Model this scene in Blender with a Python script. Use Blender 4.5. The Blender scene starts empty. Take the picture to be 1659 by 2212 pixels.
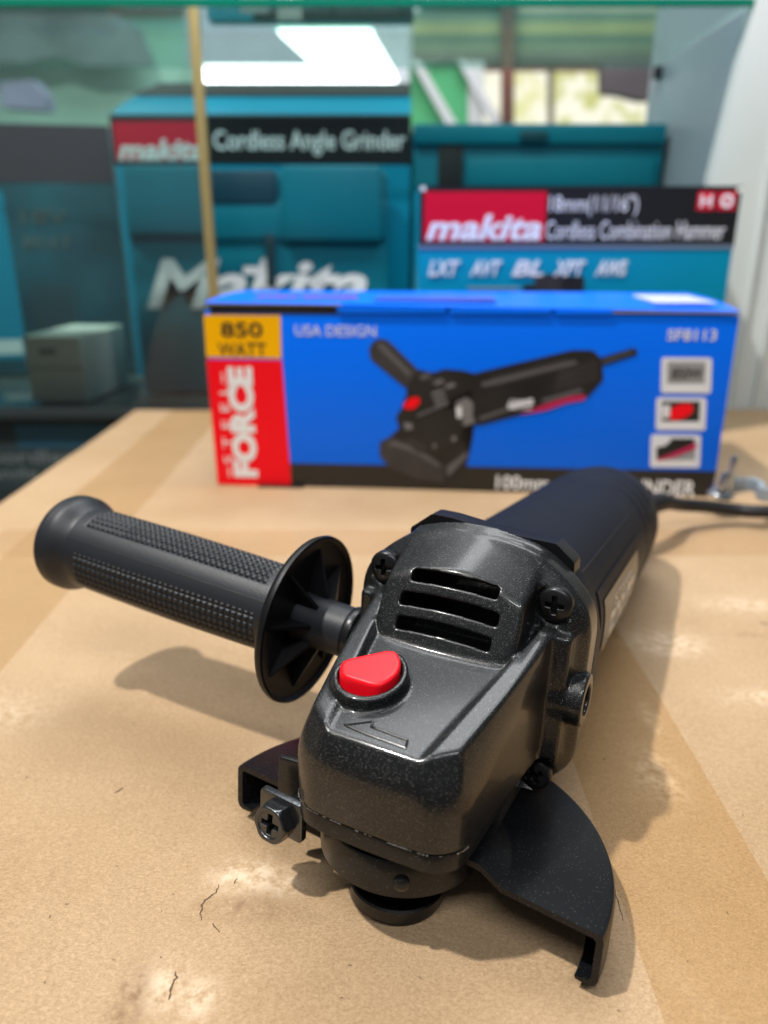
import bpy, bmesh, math, random
import numpy as np
from mathutils import Vector, Matrix

random.seed(7)
rng = np.random.default_rng(7)
MM = 0.001
scn = bpy.context.scene
COL = scn.collection

# ------------------------------------------------------------------ camera
CAM_H, PITCH, F_PX = 162.83, math.radians(19.5), 1661.0   # mm, rad, px for a 1659x2212 picture
cam_d = bpy.data.cameras.new('camera')
cam = bpy.data.objects.new('camera', cam_d)
COL.objects.link(cam)
cam.location = (0, 0, CAM_H * MM)
cam.rotation_euler = (math.radians(90) - PITCH, 0, 0)
cam_d.sensor_fit = 'VERTICAL'
cam_d.sensor_height = 36.0
cam_d.lens = 36.0 * F_PX / 2212.0
cam_d.clip_start = 0.01
cam_d.clip_end = 60
cam_d.dof.use_dof = True
cam_d.dof.focus_distance = 0.200
cam_d.dof.aperture_fstop = 8.6
scn.camera = cam

# ------------------------------------------------------------------ world and lamps
world = bpy.data.worlds.new('World')
scn.world = world
world.use_nodes = True
wn = world.node_tree
bg = wn.nodes['Background']
tc = wn.nodes.new('ShaderNodeTexCoord')
sep = wn.nodes.new('ShaderNodeSeparateXYZ')
rmp = wn.nodes.new('ShaderNodeValToRGB')
mr = wn.nodes.new('ShaderNodeMapRange')
wn.links.new(tc.outputs['Generated'], sep.inputs[0])
mr.inputs['From Min'].default_value = -1
mr.inputs['From Max'].default_value = 1
wn.links.new(sep.outputs['Z'], mr.inputs['Value'])
wn.links.new(mr.outputs[0], rmp.inputs[0])
rmp.color_ramp.elements[0].color = (0.10, 0.09, 0.08, 1)
rmp.color_ramp.elements[0].position = 0.3
rmp.color_ramp.elements[1].color = (0.62, 0.66, 0.72, 1)
rmp.color_ramp.elements[1].position = 0.95
e = rmp.color_ramp.elements.new(0.55)
e.color = (0.30, 0.31, 0.32, 1)
wn.links.new(rmp.outputs[0], bg.inputs['Color'])
bg.inputs['Strength'].default_value = 0.31


def area_lamp(name, loc, target, size, power, color, shape='DISK', size_y=None):
    d = bpy.data.lights.new(name, 'AREA')
    d.shape = shape
    d.size = size
    if size_y:
        d.size_y = size_y
    d.energy = power
    d.color = color
    o = bpy.data.objects.new(name, d)
    COL.objects.link(o)
    o.location = Vector(loc)
    o.rotation_euler = (Vector(target) - Vector(loc)).to_track_quat('-Z', 'Y').to_euler()
    return o


area_lamp('ceiling_lamp', (0.03 - 0.44 * 2.6, 0.26 - 0.11 * 2.6, 2.6), (0.03, 0.26, 0), 0.10, 76.0, (1.0, 0.965, 0.915))
area_lamp('front_tube_lamp', (0.15, -0.75, 1.55), (0.05, 0.35, 0), 1.2, 13.5, (0.97, 0.98, 1.0), 'RECTANGLE', 0.03)
area_lamp('rear_fill_lamp', (0.25, 1.1, 1.9), (0.05, 0.3, 0), 1.3, 2.0, (0.93, 0.97, 1.0), 'RECTANGLE', 0.25)  # added overhead fill from behind for sheen, no real fixture
area_lamp('cabinet_fill_lamp', (-0.05, 0.52, 0.95), (-0.05, 0.90, 0.10), 1.1, 5.5, (0.96, 0.98, 1.0), 'RECTANGLE', 0.12)  # added out-of-view fill that brightens the cabinet fronts

scn.view_settings.view_transform = 'Standard'
scn.view_settings.look = 'None'
scn.view_settings.exposure = 0.1
scn.view_settings.gamma = 1.0
scn.cycles.use_denoising = True
scn.cycles.max_bounces = 8
scn.cycles.sample_clamp_indirect = 6.0
scn.cycles.caustics_reflective = False
scn.cycles.caustics_refractive = False


# ------------------------------------------------------------------ helpers
def at(px, py, Y):
    """point (mm) seen at picture position px,py (1659x2212 grid) standing at depth Y"""
    x, u = px - 829.5, 1106.0 - py
    dy = F_PX * math.cos(PITCH) + u * math.sin(PITCH)
    dz = u * math.cos(PITCH) - F_PX * math.sin(PITCH)
    t = Y / dy
    return Vector((x * t, Y, CAM_H + dz * t))


def prop(o, label=None, cat=None, group=None, kind=None):
    if label: o['label'] = label
    if cat: o['category'] = cat
    if group: o['group'] = group
    if kind: o['kind'] = kind
    return o


def new_obj(name, mesh, material=None, parent=None):
    o = bpy.data.objects.new(name, mesh)
    COL.objects.link(o)
    if material is not None and mesh is not None and len(mesh.materials) == 0:
        mesh.materials.append(material)
    if parent is not None:
        o.parent = parent
    return o


def empty(name, loc=(0, 0, 0), rz=0.0):
    o = bpy.data.objects.new(name, None)
    COL.objects.link(o)
    o.empty_display_size = 0.02
    o.location = Vector(loc) * MM
    o.rotation_euler = (0, 0, rz)
    return o


def pmesh(name, verts, faces, smooth=True, angle=None):
    me = bpy.data.meshes.new(name)
    v = np.asarray(verts, dtype=float) * MM
    me.from_pydata(v.tolist(), [], [tuple(int(i) for i in f) for f in faces])
    me.validate()
    me.update()
    if smooth:
        me.polygons.foreach_set('use_smooth', [True] * len(me.polygons))
        if angle:
            me.set_sharp_from_angle(angle=math.radians(angle))
    return me


def make(name, verts, faces, material, parent=None, smooth=True, angle=35):
    return new_obj(name, pmesh(name, verts, faces, smooth, angle), material, parent)


def fix_normals(me):
    bm = bmesh.new()
    bm.from_mesh(me)
    bmesh.ops.recalc_face_normals(bm, faces=bm.faces)
    bm.to_mesh(me)
    bm.free()


def loft(rings, closed=True, caps=True):
    """rings: list of (n,3) arrays -> verts, faces"""
    n = len(rings[0])
    V = np.concatenate([np.asarray(r, float) for r in rings])
    Fc = []
    m = n if closed else n - 1
    for i in range(len(rings) - 1):
        for j in range(m):
            a, b = i * n + j, i * n + (j + 1) % n
            Fc.append((a, b, b + n, a + n))
    if caps and closed:
        Fc.append(tuple(range(n - 1, -1, -1)))
        Fc.append(tuple((len(rings) - 1) * n + j for j in range(n)))
    return V, Fc


def lathe(profile, origin, axis, n=64):
    """profile [(t along axis, r)]"""
    a = Vector(axis).normalized()
    u = a.orthogonal().normalized()
    w = a.cross(u)
    O = np.array(origin, float)
    th = np.linspace(0, 2 * np.pi, n, endpoint=False)
    A, U, W = np.array(a), np.array(u), np.array(w)
    rings = [O + A * t + np.outer(np.cos(th) * r, U) + np.outer(np.sin(th) * r, W) for t, r in profile]
    return loft(rings)


def tube(path, r, n=12):
    P = [Vector(p) for p in path]
    rings = []
    prev = None
    for i, p in enumerate(P):
        d = (P[min(i + 1, len(P) - 1)] - P[max(i - 1, 0)]).normalized()
        if prev is None:
            u = d.orthogonal().normalized()
        else:
            u = (prev - d * prev.dot(d)).normalized()
        prev = u
        w = d.cross(u)
        rr = r[i] if isinstance(r, (list, tuple)) else r
        rings.append([tuple(p + (u * math.cos(a) + w * math.sin(a)) * rr) for a in np.linspace(0, 2 * math.pi, n, endpoint=False)])
    return loft(rings)


def join(parts):
    V, Fc, k = [], [], 0
    for v, f in parts:
        V.append(np.asarray(v, float))
        Fc += [tuple(i + k for i in q) for q in f]
        k += len(v)
    return np.concatenate(V), Fc


def box_vf(x0, x1, y0, y1, z0, z1):
    V = [(x, y, z) for x in (x0, x1) for y in (y0, y1) for z in (z0, z1)]
    Fc = [(0, 1, 3, 2), (4, 6, 7, 5), (0, 4, 5, 1), (2, 3, 7, 6), (0, 2, 6, 4), (1, 5, 7, 3)]
    return np.array(V, float), Fc


def bev_box(name, x0, x1, y0, y1, z0, z1, b, material, parent=None, seg=2, M=None):
    V, Fc = box_vf(x0, x1, y0, y1, z0, z1)
    if M is not None:
        V = np.array([tuple(M @ Vector(v)) for v in V])
    me = pmesh(name, V, Fc, False)
    bm = bmesh.new()
    bm.from_mesh(me)
    bmesh.ops.recalc_face_normals(bm, faces=bm.faces)
    if b > 0:
        bmesh.ops.bevel(bm, geom=list(bm.edges), offset=b * MM, segments=seg, profile=0.6, affect='EDGES')
    bm.to_mesh(me)
    bm.free()
    me.polygons.foreach_set('use_smooth', [True] * len(me.polygons))
    me.set_sharp_from_angle(angle=math.radians(50))
    return new_obj(name, me, material, parent)


def offset_poly(P, d):
    P = np.asarray(P, float)
    n = len(P)
    out = []
    area = 0.5 * sum(P[i][0] * P[(i + 1) % n][1] - P[(i + 1) % n][0] * P[i][1] for i in range(n))
    s = 1 if area > 0 else -1
    for i in range(n):
        a, b, c = P[i - 1], P[i], P[(i + 1) % n]
        e1 = (b - a) / (np.linalg.norm(b - a) + 1e-9)
        e2 = (c - b) / (np.linalg.norm(c - b) + 1e-9)
        n1 = np.array([-e1[1], e1[0]]) * s
        n2 = np.array([-e2[1], e2[0]]) * s
        m = n1 + n2
        m /= max(np.linalg.norm(m), 1e-6)
        k = d / max(m @ n1, 0.35)
        out.append(b + m * k)
    return np.array(out)


def prism(outline, z0, z1, bev=0.0, bot_bev=0.0):
    O = np.asarray(outline, float)
    rings = []
    if bot_bev:
        rings.append((offset_poly(O, bot_bev), z0))
        rings.append((O, z0 + bot_bev))
    else:
        rings.append((O, z0))
    if bev:
        rings.append((O, z1 - bev))
        rings.append((offset_poly(O, bev * 0.3), z1 - bev * 0.3))
        rings.append((offset_poly(O, bev), z1))
    else:
        rings.append((O, z1))
    return loft([np.column_stack([p, np.full(len(p), z)]) for p, z in rings])


def xform(vf, M):
    V, Fc = vf
    return np.array([tuple(M @ Vector(v)) for v in V]), Fc


def round_poly(P, r, n=6):
    """round the corners of a polygon"""
    P = [np.array(p, float) for p in P]
    out = []
    N = len(P)
    for i in range(N):
        a, b, c = P[i - 1], P[i], P[(i + 1) % N]
        rr = r[i] if isinstance(r, (list, tuple)) else r
        u, w = (a - b), (c - b)
        lu, lw = np.linalg.norm(u), np.linalg.norm(w)
        u, w = u / lu, w / lw
        d = min(rr, lu * 0.49, lw * 0.49)
        p0, p1 = b + u * d, b + w * d
        for k in range(n + 1):
            t = k / n
            out.append((1 - t) ** 2 * p0 + 2 * t * (1 - t) * b + t * t * p1)
    return np.array(out)


# ---- signed distance modelling -> mesh (surface nets)
def smax(a, b, k):
    h = np.clip(0.5 - 0.5 * (b - a) / k, 0, 1)
    return b + (a - b) * h + k * h * (1 - h)


def smin(a, b, k):
    return -smax(-a, -b, k)


def grid(x0, x1, y0, y1, z0, z1, h):
    xs = np.arange(x0, x1 + h, h, dtype=np.float32)
    ys = np.arange(y0, y1 + h, h, dtype=np.float32)
    zs = np.arange(z0, z1 + h, h, dtype=np.float32)
    X = xs[:, None, None]; Y = ys[None, :, None]; Z = zs[None, None, :]
    return X, Y, Z, (x0, y0, z0, h)


def surfnets(D, org):
    x0, y0, z0, h = org
    nx, ny, nz = D.shape
    S = D < 0
    cs = (nx - 1, ny - 1, nz - 1)
    cnt = np.zeros(cs, np.int8)
    acc = np.zeros(cs + (3,), np.float32)
    corner = [(i, j, k) for i in (0, 1) for j in (0, 1) for k in (0, 1)]
    sl = lambda i, j, k: (slice(i, nx - 1 + i), slice(j, ny - 1 + j), slice(k, nz - 1 + k))
    mixed = np.zeros(cs, bool)
    s0 = S[sl(0, 0, 0)]
    for c in corner[1:]:
        mixed |= (S[sl(*c)] != s0)
    idx = np.argwhere(mixed)
    d = {}
    for c in corner:
        q = idx + np.array(c)
        d[c] = D[q[:, 0], q[:, 1], q[:, 2]]
    pos = np.zeros((len(idx), 3)); n = np.zeros(len(idx))
    for a in corner:
        for ax in range(3):
            if a[ax] == 0:
                b = list(a); b[ax] = 1; b = tuple(b)
                da, db = d[a], d[b]
                m = (da < 0) != (db < 0)
                t = np.where(m, da / np.where(m, da - db, 1), 0)
                p = np.tile(np.array(a, float), (len(idx), 1))
                p[:, ax] += t
                pos[m] += p[m]; n[m] += 1
    pos /= n[:, None]
    V = (idx + pos) * h + np.array([x0, y0, z0])
    vid = -np.ones(cs, np.int64)
    vid[idx[:, 0], idx[:, 1], idx[:, 2]] = np.arange(len(idx))
    Fc = []
    for ax in range(3):
        o = [0, 0, 0]; o[ax] = 1
        A = S[:nx - o[0], :ny - o[1], :nz - o[2]]
        B = S[o[0]:, o[1]:, o[2]:]
        E = np.argwhere(A != B)
        u, w = [(1, 2), (2, 0), (0, 1)][ax]
        ok = (E[:, u] > 0) & (E[:, w] > 0) & (E[:, u] < cs[u]) & (E[:, w] < cs[w]) & (E[:, ax] < cs[ax])
        E = E[ok]
        quad = []
        for du, dw in ((-1, -1), (0, -1), (0, 0), (-1, 0)):
            q = E.copy(); q[:, u] += du; q[:, w] += dw
            quad.append(vid[q[:, 0], q[:, 1], q[:, 2]])
        Q = np.stack(quad, 1)
        ins = A[E[:, 0], E[:, 1], E[:, 2]]
        Q[~ins] = Q[~ins][:, ::-1]
        Fc.append(Q)
    Fc = np.concatenate(Fc)
    return V, Fc[(Fc >= 0).all(1)]


def sdf_mesh(name, D, org, material, parent=None, smooth_it=2, transform=None):
    V, Fc = surfnets(D, org)
    # light relaxation along edges
    E = np.concatenate([Fc[:, [0, 1]], Fc[:, [1, 2]], Fc[:, [2, 3]], Fc[:, [3, 0]]])
    deg = np.bincount(E.ravel(), minlength=len(V)).astype(float)
    for it in range(smooth_it):
        S = np.zeros_like(V)
        for c in range(3):
            S[:, c] = np.bincount(E[:, 0], V[E[:, 1], c], len(V)) + np.bincount(E[:, 1], V[E[:, 0], c], len(V))
        V = V + 0.5 * (S / deg[:, None] - V)
    if transform is not None:
        V = np.array([tuple(transform @ Vector(v)) for v in V])
    me = bpy.data.meshes.new(name)
    me.vertices.add(len(V)); me.vertices.foreach_set('co', (V * MM).astype(np.float32).ravel())
    me.loops.add(Fc.size); me.loops.foreach_set('vertex_index', Fc.astype(np.int32).ravel())
    me.polygons.add(len(Fc)); me.polygons.foreach_set('loop_start', (np.arange(len(Fc)) * 4).astype(np.int32))
    me.update(calc_edges=True)
    me.validate()
    me.polygons.foreach_set('use_smooth', [True] * len(me.polygons))
    return new_obj(name, me, material, parent)


# ---- materials
def nodes_of(name):
    m = bpy.data.materials.new(name)
    m.use_nodes = True
    return m, m.node_tree, m.node_tree.nodes['Principled BSDF']


def mat(name, color, rough=0.5, metal=0.0, coat=0.0, bump=0.0, bscale=800.0, var=0.0, vscale=40.0, spec=0.5, rvar=0.0):
    m, nt, p = nodes_of(name)
    p.inputs['Base Color'].default_value = (*color, 1)
    p.inputs['Roughness'].default_value = rough
    p.inputs['Metallic'].default_value = metal
    p.inputs['Coat Weight'].default_value = coat
    p.inputs['Coat Roughness'].default_value = 0.1
    p.inputs['Specular IOR Level'].default_value = spec
    t = nt.nodes.new('ShaderNodeTexCoord')
    if var > 0 or rvar > 0:
        n = nt.nodes.new('ShaderNodeTexNoise')
        n.inputs['Scale'].default_value = vscale
        n.inputs['Detail'].default_value = 5
        nt.links.new(t.outputs['Object'], n.inputs['Vector'])
        if var > 0:
            r = nt.nodes.new('ShaderNodeValToRGB')
            r.color_ramp.elements[0].position = 0.3
            r.color_ramp.elements[1].position = 0.7
            r.color_ramp.elements[0].color = (*[c * (1 - var) for c in color], 1)
            r.color_ramp.elements[1].color = (*[min(1, c * (1 + var)) for c in color], 1)
            nt.links.new(n.outputs['Fac'], r.inputs[0])
            nt.links.new(r.outputs[0], p.inputs['Base Color'])
        if rvar > 0:
            q = nt.nodes.new('ShaderNodeMapRange')
            q.inputs['To Min'].default_value = rough - rvar
            q.inputs['To Max'].default_value = rough + rvar
            nt.links.new(n.outputs['Fac'], q.inputs['Value'])
            nt.links.new(q.outputs[0], p.inputs['Roughness'])
    if bump > 0:
        n2 = nt.nodes.new('ShaderNodeTexNoise')
        n2.inputs['Scale'].default_value = bscale
        n2.inputs['Detail'].default_value = 3
        nt.links.new(t.outputs['Object'], n2.inputs['Vector'])
        b = nt.nodes.new('ShaderNodeBump')
        b.inputs['Strength'].default_value = bump
        b.inputs['Distance'].default_value = 0.0004
        nt.links.new(n2.outputs['Fac'], b.inputs['Height'])
        nt.links.new(b.outputs[0], p.inputs['Normal'])
    return m


def emit(name, color, strength):
    m, nt, p = nodes_of(name)
    p.inputs['Base Color'].default_value = (0, 0, 0, 1)
    p.inputs['Emission Color'].default_value = (*color, 1)
    p.inputs['Emission Strength'].default_value = strength
    return m


def leafy(name, ca, cb, strength):
    m, nt, p = nodes_of(name)
    t = nt.nodes.new('ShaderNodeTexCoord')
    n = nt.nodes.new('ShaderNodeTexNoise')
    n.inputs['Scale'].default_value = 14
    n.inputs['Detail'].default_value = 4
    rp = nt.nodes.new('ShaderNodeValToRGB')
    rp.color_ramp.elements[0].position = 0.38
    rp.color_ramp.elements[1].position = 0.58
    rp.color_ramp.elements[0].color = (*cb, 1)
    rp.color_ramp.elements[1].color = (*ca, 1)
    nt.links.new(t.outputs['Object'], n.inputs['Vector'])
    nt.links.new(n.outputs['Fac'], rp.inputs[0])
    p.inputs['Base Color'].default_value = (0, 0, 0, 1)
    nt.links.new(rp.outputs[0], p.inputs['Emission Color'])
    p.inputs['Emission Strength'].default_value = strength
    return m


def flake_paint(name, base, rough, flake_amount, fscale, bump, coat=0.42):
    """textured black paint with metal flakes"""
    m, nt, p = nodes_of(name)
    N, L = nt.nodes, nt.links
    t = N.new('ShaderNodeTexCoord')
    v = N.new('ShaderNodeTexVoronoi')
    v.inputs['Scale'].default_value = fscale
    L.new(t.outputs['Object'], v.inputs['Vector'])
    sp = N.new('ShaderNodeSeparateColor')
    L.new(v.outputs['Color'], sp.inputs[0])
    th = N.new('ShaderNodeMapRange')
    th.inputs['From Min'].default_value = 1 - flake_amount
    th.inputs['From Max'].default_value = 1 - flake_amount * 0.45
    L.new(sp.outputs[0], th.inputs['Value'])
    dist = N.new('ShaderNodeMapRange')
    dist.inputs['From Min'].default_value = 0.25
    dist.inputs['From Max'].default_value = 0.55
    dist.inputs['To Min'].default_value = 1
    dist.inputs['To Max'].default_value = 0
    L.new(v.outputs['Distance'], dist.inputs['Value'])
    mu = N.new('ShaderNodeMath'); mu.operation = 'MULTIPLY'
    L.new(th.outputs[0], mu.inputs[0]); L.new(dist.outputs[0], mu.inputs[1])
    cm = N.new('ShaderNodeMix'); cm.data_type = 'RGBA'
    cm.inputs['A'].default_value = (*base, 1)
    cm.inputs['B'].default_value = (0.30, 0.30, 0.29, 1)
    L.new(mu.outputs[0], cm.inputs['Factor'])
    L.new(cm.outputs['Result'], p.inputs['Base Color'])
    L.new(mu.outputs[0], p.inputs['Metallic'])
    p.inputs['Roughness'].default_value = rough
    p.inputs['Specular IOR Level'].default_value = 0.26
    p.inputs['Coat Weight'].default_value = coat
    p.inputs['Coat Roughness'].default_value = 0.11
    # pebbled surface + tilted flakes
    n1 = N.new('ShaderNodeTexNoise'); n1.inputs['Scale'].default_value = fscale * 0.42; n1.inputs['Detail'].default_value = 2
    L.new(t.outputs['Object'], n1.inputs['Vector'])
    b = N.new('ShaderNodeBump'); b.inputs['Strength'].default_value = bump; b.inputs['Distance'].default_value = 0.0003
    L.new(n1.outputs['Fac'], b.inputs['Height'])
    b2 = N.new('ShaderNodeBump'); b2.inputs['Strength'].default_value = 0.5; b2.inputs['Distance'].default_value = 0.0002
    ad = N.new('ShaderNodeMath'); ad.operation = 'MULTIPLY'
    L.new(sp.outputs[1], ad.inputs[0]); L.new(mu.outputs[0], ad.inputs[1])
    L.new(ad.outputs[0], b2.inputs['Height']); L.new(b.outputs[0], b2.inputs['Normal'])
    L.new(b2.outputs[0], p.inputs['Normal'])
    return m


M_cast = flake_paint('cast_black_paint', (0.007, 0.0075, 0.008), 0.34, 0.13, 6200, 0.26, 0.38)
M_guard = flake_paint('guard_black_paint', (0.005, 0.0055, 0.007), 0.36, 0.03, 5200, 0.06, 0.06)
M_cover = flake_paint('smooth_black_paint', (0.009, 0.009, 0.009), 0.32, 0.02, 5200, 0.05, 0.2)
M_plastic = mat('black_plastic', (0.005, 0.005, 0.006), 0.42, spec=0.28, bump=0.12, bscale=1500, rvar=0.08, vscale=60)
M_grip = mat('grip_rubber', (0.013, 0.015, 0.019), 0.46, spec=0.42, bump=0.15, bscale=1800, rvar=0.06, vscale=90)
M_body = mat('motor_housing_plastic', (0.004, 0.006, 0.012), 0.55, spec=0.22, bump=0.18, bscale=2200, rvar=0.06, vscale=50)
M_red = mat('red_plastic', (0.88, 0.004, 0.014), 0.36, spec=0.28, bump=0.05, bscale=900)
M_screw = mat('black_steel', (0.03, 0.03, 0.032), 0.30, metal=0.75, bump=0.1, bscale=900, rvar=0.1, vscale=300)
M_bolt = mat('zinc_black_steel', (0.09, 0.095, 0.10), 0.27, metal=0.9, bump=0.15, bscale=700, rvar=0.12, vscale=400)
M_dark = mat('inner_dark', (0.004, 0.004, 0.004), 0.7)
M_cord = mat('cord_rubber', (0.007, 0.007, 0.009), 0.55, bump=0.1)
M_steel = mat('bright_steel', (0.62, 0.66, 0.70), 0.22, metal=1.0, bump=0.1, bscale=300, rvar=0.1)
M_plate = mat('name_plate_foil', (0.045, 0.042, 0.038), 0.30, metal=0.6)
M_silver = mat('silver_print', (0.55, 0.54, 0.50), 0.35, metal=0.5)

# ------------------------------------------------------------------ the carton that carries everything
GX0, GX1, GY0, GY1 = -256.0, 470.0, 40.0, 771.0


def ground_height(X, Y):
    r = np.random.default_rng(3)
    Z = np.zeros_like(X)
    for k in range(26):
        lam = r.uniform(60, 240)
        a = r.uniform(0, np.pi)
        ph = r.uniform(0, 6.28)
        Z += r.uniform(0.1, 0.3) * np.sin((X * np.cos(a) + Y * np.sin(a)) * 6.283 / lam + ph) * 0.45
    for k in range(60):
        lam = r.uniform(7, 26)
        a = r.normal(0.4, 0.5)
        ph = r.uniform(0, 6.28)
        cx, cy, s = r.uniform(GX0, 330), r.uniform(80, 430), r.uniform(12, 40)
        Z += 0.07 * np.sin((X * np.cos(a) + Y * np.sin(a)) * 6.283 / lam + ph) * np.exp(-((X - cx) ** 2 + (Y - cy) ** 2) / s ** 2)
    # crumpled, scuffed spots
    for cx, cy, s, h in ((-39, 157, 11, 0.9), (-34, 164, 6, 0.8), (-49, 128, 8, -1.0), (-60, 126, 7, -0.9), (-43, 131, 5, 0.7),
                         (104, 248, 16, 0.7), (128, 300, 20, 0.8), (160, 330, 18, 0.6), (-150, 250, 16, 0.8), (-96, 214, 14, 0.5), (-66, 198, 10, 0.4)):
        g = np.exp(-((X - cx) ** 2 + (Y - cy) ** 2) / s ** 2)
        w = 0
        for k in range(5):
            lam = r.uniform(s * 0.5, s * 1.3)
            a = r.uniform(0, np.pi)
            w = w + np.abs(np.sin((X * np.cos(a) + Y * np.sin(a)) * 3.14 / lam + r.uniform(0, 6)))
        Z += g * (h * 0.6 + 0.24 * (w - 3))
    # slightly sagging at the left and far edges
    Z -= 5.0 * np.clip((GX0 + 6 - X) / 6, 0, 1) ** 2
    # flat where things stand
    d = np.hypot(X - 8, Y - 160)
    Z *= np.clip((d - 14) / 20, 0.0, 1)
    Z -= 0.25 * np.exp(-(d / 22) ** 2)
    return Z


def cardboard_material():
    m, nt, p = nodes_of('kraft_cardboard')
    N, L = nt.nodes, nt.links
    t = N.new('ShaderNodeTexCoord')

    def noise(scale, detail, sx=1, sy=1, rough=0.5):
        mp = N.new('ShaderNodeMapping')
        mp.inputs['Scale'].default_value = (sx, sy, 1)
        L.new(t.outputs['Object'], mp.inputs[0])
        n = N.new('ShaderNodeTexNoise')
        n.inputs['Scale'].default_value = scale
        n.inputs['Detail'].default_value = detail
        n.inputs['Roughness'].default_value = rough
        L.new(mp.outputs[0], n.inputs['Vector'])
        return n.outputs['Fac']

    def ramp(src, a, b, ca, cb):
        r = N.new('ShaderNodeValToRGB')
        r.color_ramp.elements[0].position = a
        r.color_ramp.elements[1].position = b
        r.color_ramp.elements[0].color = (*ca, 1)
        r.color_ramp.elements[1].color = (*cb, 1)
        L.new(src, r.inputs[0])
        return r.outputs[0]

    def mul(a, b):
        x = N.new('ShaderNodeMix'); x.data_type = 'RGBA'; x.blend_type = 'MULTIPLY'
        x.inputs['Factor'].default_value = 1
        L.new(a, x.inputs['A']); L.new(b, x.inputs['B'])
        return x.outputs['Result']
    col = ramp(noise(9, 5), 0.3, 0.72, (0.405, 0.272, 0.150), (0.510, 0.365, 0.225))
    fib = ramp(noise(900, 5, 0.85, 1.2, 0.72), 0.30, 0.70, (0.80, 0.76, 0.71), (1.10, 1.11, 1.12))
    col = mul(col, fib)
    fib2 = ramp(noise(2300, 2, 0.7, 1.3, 0.6), 0.34, 0.62, (0.80, 0.77, 0.72), (1.05, 1.05, 1.05))
    col = mul(col, fib2)
    # dark flecks
    v = N.new('ShaderNodeTexVoronoi'); v.inputs['Scale'].default_value = 150
    L.new(t.outputs['Object'], v.inputs['Vector'])
    sp = N.new('ShaderNodeSeparateColor'); L.new(v.outputs['Color'], sp.inputs[0])
    a = N.new('ShaderNodeMath'); a.operation = 'GREATER_THAN'; a.inputs[1].default_value = 0.90
    L.new(sp.outputs[0], a.inputs[0])
    ms = N.new('ShaderNodeMath'); ms.operation = 'MULTIPLY'; ms.inputs[1].default_value = 0.07
    L.new(sp.outputs[1], ms.inputs[0])
    b = N.new('ShaderNodeMath'); b.operation = 'LESS_THAN'
    L.new(v.outputs['Distance'], b.inputs[0]); L.new(ms.outputs[0], b.inputs[1])
    c = N.new('ShaderNodeMath'); c.operation = 'MULTIPLY'
    L.new(a.outputs[0], c.inputs[0]); L.new(b.outputs[0], c.inputs[1])
    mx = N.new('ShaderNodeMix'); mx.data_type = 'RGBA'
    L.new(c.outputs[0], mx.inputs['Factor']); L.new(col, mx.inputs['A'])
    mx.inputs['B'].default_value = (0.13, 0.07, 0.03, 1)
    # scuffs: pale torn paper (attribute painted on the mesh where the paper is scuffed)
    at_ = N.new('ShaderNodeAttribute'); at_.attribute_name = 'scuff'
    sn = noise(260, 5, 1, 1, 0.7)
    sm = N.new('ShaderNodeMath'); sm.operation = 'MULTIPLY'
    L.new(at_.outputs['Fac'], sm.inputs[0])
    sr = N.new('ShaderNodeMapRange'); sr.inputs['From Min'].default_value = 0.38; sr.inputs['From Max'].default_value = 0.6
    L.new(sn, sr.inputs['Value']); L.new(sr.outputs[0], sm.inputs[1])
    mx2 = N.new('ShaderNodeMix'); mx2.data_type = 'RGBA'
    L.new(sm.outputs[0], mx2.inputs['Factor']); L.new(mx.outputs['Result'], mx2.inputs['A'])
    mx2.inputs['B'].default_value = (0.64, 0.49, 0.34, 1)
    at2 = N.new('ShaderNodeAttribute'); at2.attribute_name = 'stain'
    mx3 = N.new('ShaderNodeMix'); mx3.data_type = 'RGBA'
    sm2 = N.new('ShaderNodeMath'); sm2.operation = 'MULTIPLY'
    L.new(at2.outputs['Fac'], sm2.inputs[0]); L.new(sr.outputs[0], sm2.inputs[1])
    L.new(sm2.outputs[0], mx3.inputs['Factor']); L.new(mx2.outputs['Result'], mx3.inputs['A'])
    mx3.inputs['B'].default_value = (0.26, 0.16, 0.085, 1)
    L.new(mx3.outputs['Result'], p.inputs['Base Color'])
    p.inputs['Roughness'].default_value = 0.72
    p.inputs['Specular IOR Level'].default_value = 0.25
    b1 = N.new('ShaderNodeBump'); b1.inputs['Strength'].default_value = 0.6; b1.inputs['Distance'].default_value = 0.00035
    L.new(noise(900, 4, 0.8, 1.2, 0.7), b1.inputs['Height'])
    L.new(b1.outputs[0], p.inputs['Normal'])
    return m


M_card = cardboard_material()
SCUFFS = []


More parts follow.
